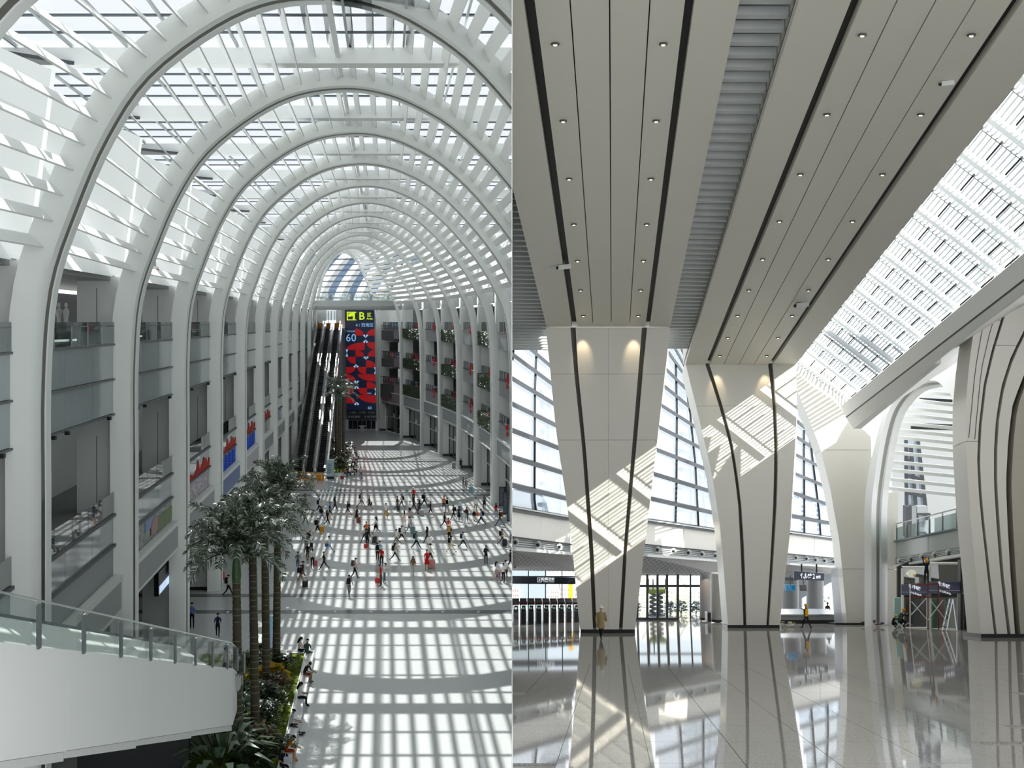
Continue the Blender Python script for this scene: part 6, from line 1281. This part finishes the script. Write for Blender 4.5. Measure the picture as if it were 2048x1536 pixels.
 (763, 1134, 'T', 'stand', '#cc2026', '#3a3236', 0, 'cap', (), 'person in red with a white cap behind the red polo shirt'),
 (761.6, 1172.5, 'L', 'pstand', '#d0141c', '#4f4a36', 0, 'hair', (), 'man in a red polo shirt and olive trousers reading a phone beside a red bag'),
 (769, 1167, 'R', 'pstand', '#e4e6e8', '#56687a', 0, 'hair', (), 'man in a white shirt and jeans reading a phone next to the red polo shirt'),
 (789.7, 1122, 'R', 'stride', '#d6c0ae', '#1b1c20', 0, 'long_hair', (BP_('#232328'),), 'woman in a beige top and black trousers with a black bag, striding right'),
 (826, 1150, 'T', 'walk', '#8f7a5a', '#b2b0ac', 0, 'hair', (BP_('#4a4240'),), 'man in a brown T-shirt and pale grey trousers with a dark backpack'),
 (860.5, 1126, 'R', 'pull', '#eceef0', '#1c1d22', 1, 'hair', (), 'man in a white T-shirt behind the pink suitcase'),
 (853.7, 1140, 'T', 'stand', '#cc1c26', '#c81a24', 1, 'hair', (('dress', '#c81620'),), 'woman in a red dress beside the pink suitcase'),
 (972, 1128.6, 'A', 'pstand', '#1b1c1e', '#191a1c', 0, 'hair', (BP_('#34363a'),), 'person all in black standing still with a grey-black backpack, at the right'),
 (993, 1162, 'R', 'walk', '#d6cede', '#c8b8a8', 1, 'long_hair', (('skirt', '#b09a90'),), 'woman in lilac with a purple bag at the right foreground'),
 (1006.7, 1164, 'T', 'walk', '#f2f2f4', '#17181c', 0, 'hair', (), 'person in a white T-shirt and black trousers, nearest at the right edge'),
 (1011, 1159, 'A', 'walk2', '#f0f2f4', '#22252c', 0, 'hair', (), 'person in white just behind the nearest white T-shirt at the right edge'),
 (1021, 1138.5, 'L', 'walk', '#262c40', '#2c3650', 1, 'hair', (BP_('#20263a'),), 'person in navy blue cut by the right edge of the arched hall'),
 (926, 981, 'R', 'stand', '#1a1a1e', '#8a8478', 0, 'hair', (), 'person in a black T-shirt standing beside the light blue box'),
 (931.5, 983, 'A', 'stand', '#8f8c84', '#9a968c', 0, 'hair', (), 'person in grey-beige standing between the black T-shirt and the light blue box'),
 (921.6, 940.5, 'T', 'stand', '#1c1d22', '#1e1f24', 0, 'hair', (), 'dark-clothed person standing against a right column near the grey bin'),
 (721.5, 958.5, 'A', 'stand', '#e2bca8', '#5a7288', 0, 'hair', (), 'person in a pale pink top and jeans standing beside the far planter'),
 (384, 1256.5, 'T', 'stand', '#6878b4', '#15171e', 0, 'hair', (), 'security guard in a blue shirt and dark trousers standing in the shade at the left'),
 (435.5, 1274, 'A', 'walk', '#252a48', '#1a1c26', 0, 'hair', (), 'man in navy blue walking in the shade with a small white bag'),
 (457, 1192, 'R', 'walk', '#e0e2e4', '#17181c', 0, 'hair', (BP_(),), 'man in a white shirt with backpack in shade left of the palm trunks'),
]
HC_ = {'hair': '#161210', 'long_hair': '#14100f', 'cap': '#ece6e4', 'hat': '#2a2628'}
for x, y, f, ps, tp, bt, bare, hr, ex, lab in crowd:
    person(lp(x, y), FACE[f]+random.uniform(-.25, .25), ps, tp, bt, lab, shin=False if bare else None, hair=hr, hairc=HC_[hr] if lab.find('straw') < 0 else '#c8a468', extra=ex, shoe=random.choice(['#2a2628', '#d8d8d8', '#1c1c20']), group='walkers on the concourse')
for x, y, w, h, c, nm, cat, lab in (
 (643.8, 1066, .46, .72, '#d8a010', 'suitcase', 'suitcase', 'bright yellow suitcase beside the dark grey T-shirt'), (717, 1045.5, .45, .6, '#7a3428', 'suitcase', 'suitcase', 'reddish brown suitcase beside the woman in a black dress'),
 (749, 1087.5, .45, .75, '#1f2026', 'suitcase', 'suitcase', 'black suitcase standing below the woman in the short black skirt'), (796.5, 1022, .35, .6, '#1c1c20', 'suitcase', 'suitcase', 'small black case beside the person in dark brown'),
 (843.5, 1031.5, .5, .65, '#9a9894', 'suitcase', 'suitcase', 'grey suitcase beside the long-haired woman in dark blue'), (823, 1033, .4, .6, '#a89a98', 'suitcase', 'suitcase', 'pinkish grey suitcase beside the person in black shorts'),
 (825.6, 1068, .5, .75, '#7c909c', 'suitcase', 'suitcase', 'grey-blue suitcase beside the light blue jeans'), (859, 1088, .45, .7, '#e4e4e2', 'suitcase', 'suitcase', 'white suitcase carrying a tan bag'),
 (1009, 1093, .46, .75, '#202124', 'suitcase', 'suitcase', 'black suitcase at the right edge behind the tan top'), (863.7, 1137.5, .56, .82, '#d49a8a', 'suitcase', 'suitcase', 'large salmon pink suitcase beside the red dress'),
 (610.4, 1175.4, .46, .56, '#1a1a1e', 'suitcase', 'suitcase', 'black suitcase in the left foreground of the crowd'), (622.7, 1095.5, .32, .5, '#1c1c1e', 'suitcase', 'suitcase', 'small black case below the man in white shorts'),
 (1022.3, 1084, .3, .8, '#8a8c90', 'suitcase', 'suitcase', 'grey case cut by the right edge of the arched hall'),
 (755, 1165, .42, .4, '#d8161c', 'bag', 'bag', 'red bag on the floor beside the man in the red polo shirt'), (731, 1095.5, .34, .38, '#c82a2a', 'bag', 'bag', 'red bag below the person all in black in the tight group'),
 (630.5, 1131.5, .4, .48, '#c05a54', 'bag', 'bag', 'salmon red bag beside the pale grey shirt'), (996.5, 1154, .4, .42, '#8a6aa0', 'bag', 'bag', 'purple bag beside the woman in lilac'),
 (653.5, 1093, .36, .3, '#3a5a86', 'bag', 'bag', 'blue bag beside the light blue shorts'), (953.5, 1030.5, .4, .36, '#c4562a', 'bag', 'bag', 'orange bag beside the woman in the black skirt'),
 (774.5, 1031, .36, .4, '#d0a020', 'bag', 'bag', 'yellow bag beside the white T-shirt walking alone'), (857.6, 1077, .4, .34, '#a89878', 'bag', 'bag', 'tan bag on top of the white suitcase'),
 (642.8, 1134, .3, .4, '#e2e2e2', 'bag', 'bag', 'white bag hanging from the person in black walking left'), (742, 1009.5, .3, .34, '#17181c', 'bag', 'bag', 'black shoulder bag near the far dark band')):
    luggage(nm, lab, cat, lp(x, y), w, .26, h, c, handle=nm == 'suitcase', group='suitcases on the concourse' if nm == 'suitcase' else 'bags in the crowd')
# people on the near bench
def sitter(u, Y, rot, pose, tp, bt, lab, seat=.45, **k):
    B, J, hd, ln = template(pose); p = L(u, Y, -22); p.z = max(0, seat+.1-(J['pel'].z)) if pose in ('crosslegs',) else 0
    return person(p, rot, pose, tp, bt, lab, sc=1.02, group='people sitting on the near bench', **k)
sitter(-5.62, 91.7, 0, 'crosslegs', '#c9c2cc', '#1c1c22', 'woman in a pale lilac top sitting at the far end of the bench', hair='long_hair')
sitter(-5.05, 91.0, 1.4, 'crosslegs', '#44585a', '#4a5650', 'man in a dark teal shirt sitting on the bench corner, seen from behind')
sitter(-4.9, 85.6, -.4, 'lean', '#2a2024', '#7a4a38', 'person with bare arms bent forward over a phone on the bench', shin=False, hair='hair')
sitter(-4.92, 80.2, .1, 'sit', '#dfe1e2', '#191a1e', 'woman in a white shirt and black trousers sitting on the bench with a phone', hair='long_hair')
sitter(-5.0, 74.6, .2, 'crosslegs', '#b9bcbc', '#4a4448', 'person in a light grey T-shirt resting a chin in a hand on the bench')
sitter(-4.95, 70.2, .2, 'lean', '#b06a14', '#b43a20', 'man in an orange-brown T-shirt and red shorts leaning forward on the bench', shin=False, shoe='#d8742c')
sitter(-4.95, 68.0, -1.0, 'sit', '#16182a', '#20222c', 'man in a navy T-shirt at the bottom end of the bench looking up')
luggage('bag', 'pale grey bag on the lap of the man in the navy T-shirt', 'bag', L(-4.72, 67.55, -21.3), .3, .2, .3, '#b8bac4', handle=False)
t = thing('shoes', 'pair of black shoes on the floor in front of the bench', 'shoes', lp(602, 1471))
for k in (0, .22): b = MB(); p = lp(602, 1471)+Vector((k*.3, k*1.6, 0)); b.ball(p+Vector((0, 0, .05)), (.14, .05, .06), 8, 5); b.build('shoe', M['black'], t, smooth=True)
for k, (x, y, tp, lab) in enumerate(((708, 907, '#3a3a40', 'dark-clothed person at the far tip of the far planter bench'), (710, 911.5, '#8a8078', 'person in beige on the far planter bench, second from its far tip'), (712, 918, '#5a3a34', 'person in maroon on the far planter bench'), (709.5, 925, '#d8d4d0', 'person in a white top on the far planter bench'), (705, 931, '#b8443c', 'person in a red top on the far planter bench'), (708.5, 935, '#2f4a86', 'person in a blue shirt on the far planter bench'), (712, 938, '#a89a8c', 'person in pale brown on the far planter bench'), (702, 942, '#1e1e22', 'person in black on the far planter bench near its corner'), (707.5, 945, '#4a4a42', 'person in olive on the far planter bench near its corner'), (703, 951, '#e2e0de', 'person in white sitting on the front corner of the far planter'), (695, 951.5, '#2a2a30', 'person in dark clothes sitting on the front of the far planter'), (688.5, 953, '#c87a6c', 'person in a salmon top sitting beside the red case'))):
    person(lp(x, y), random.uniform(-.6, .4), 'sit', tp, random.choice(['#23252c', '#3a4658', '#1c1c20']), lab, sc=1.0, group='people sitting at the far planter')
# riders on the stair behind the glass
def stair_p(Y, off): return Vector((sx(Y)-off, Y, EYE+szt(Y)-.55))
person(stair_p(70.5, .9)+Vector((0, 0, -.05)), math.pi/2, 'stand', '#d4d0d2', '#3a3a44', 'woman in a pale top going down the stair behind the glass', hair='hair')
person(stair_p(73.5, .8)+Vector((0, 0, -.1)), math.pi/2, 'stand', '#d2c46a', '#3a3c44', 'person in yellow and white lower down the stair behind the glass', hair='hair')
# people of the departure hall
HALL = HR
def rp(x, y): return P(x, y, ry(y))
person(rp(1202, 1277.5), 1.25, 'walk', '#a1906a', '#17171a', 'person in a long tan coat and white helmet walking before the nearest column', hair='helmet', hairc='#e6e2da', extra=(('coat', '#a1906a'),), arm='#a1906a', sc=1.03)
person(rp(1612, 1257.5), 2.2, 'arm', '#23262e', '#1b1c22', 'worker in a yellow vest and yellow helmet pointing in the right entrance', hair='helmet', hairc='#eaa41c', extra=(('vest', '#e6a91e'),), arm='#23262e', sc=1.0)
person(P(1655, 1245, 121), -1.4, 'stand', '#3a2a26', '#1c1c20', 'person in dark clothes behind the service counter', sc=1.0)
person(P(1853, 1168, 95.9), 1.5, 'reach', '#1c2036', '#15161c', 'worker in navy with an orange helmet standing on the scaffold', hair='helmet', hairc='#eba01c', arm='#1c2036', sc=.98)
person(rp(1799, 1256), .4, 'crouch', '#23303a', '#1e2430', 'crouching worker in a reflective vest with an orange helmet', hair='helmet', hairc='#ee9a20', extra=(('vest', '#2e4a44'),), arm='#23303a', sc=1.12)
person(rp(1785, 1256.5), .2, 'crouch', '#1c1d22', '#1a1b20', 'worker bent low in black with a yellow helmet, left of the crouching worker', hair='helmet', hairc='#e6b020', arm='#1c1d22', sc=.8)
for o in list(bpy.data.objects):
    for k in ('_off', '_plain'):
        if k in o: del o[k]
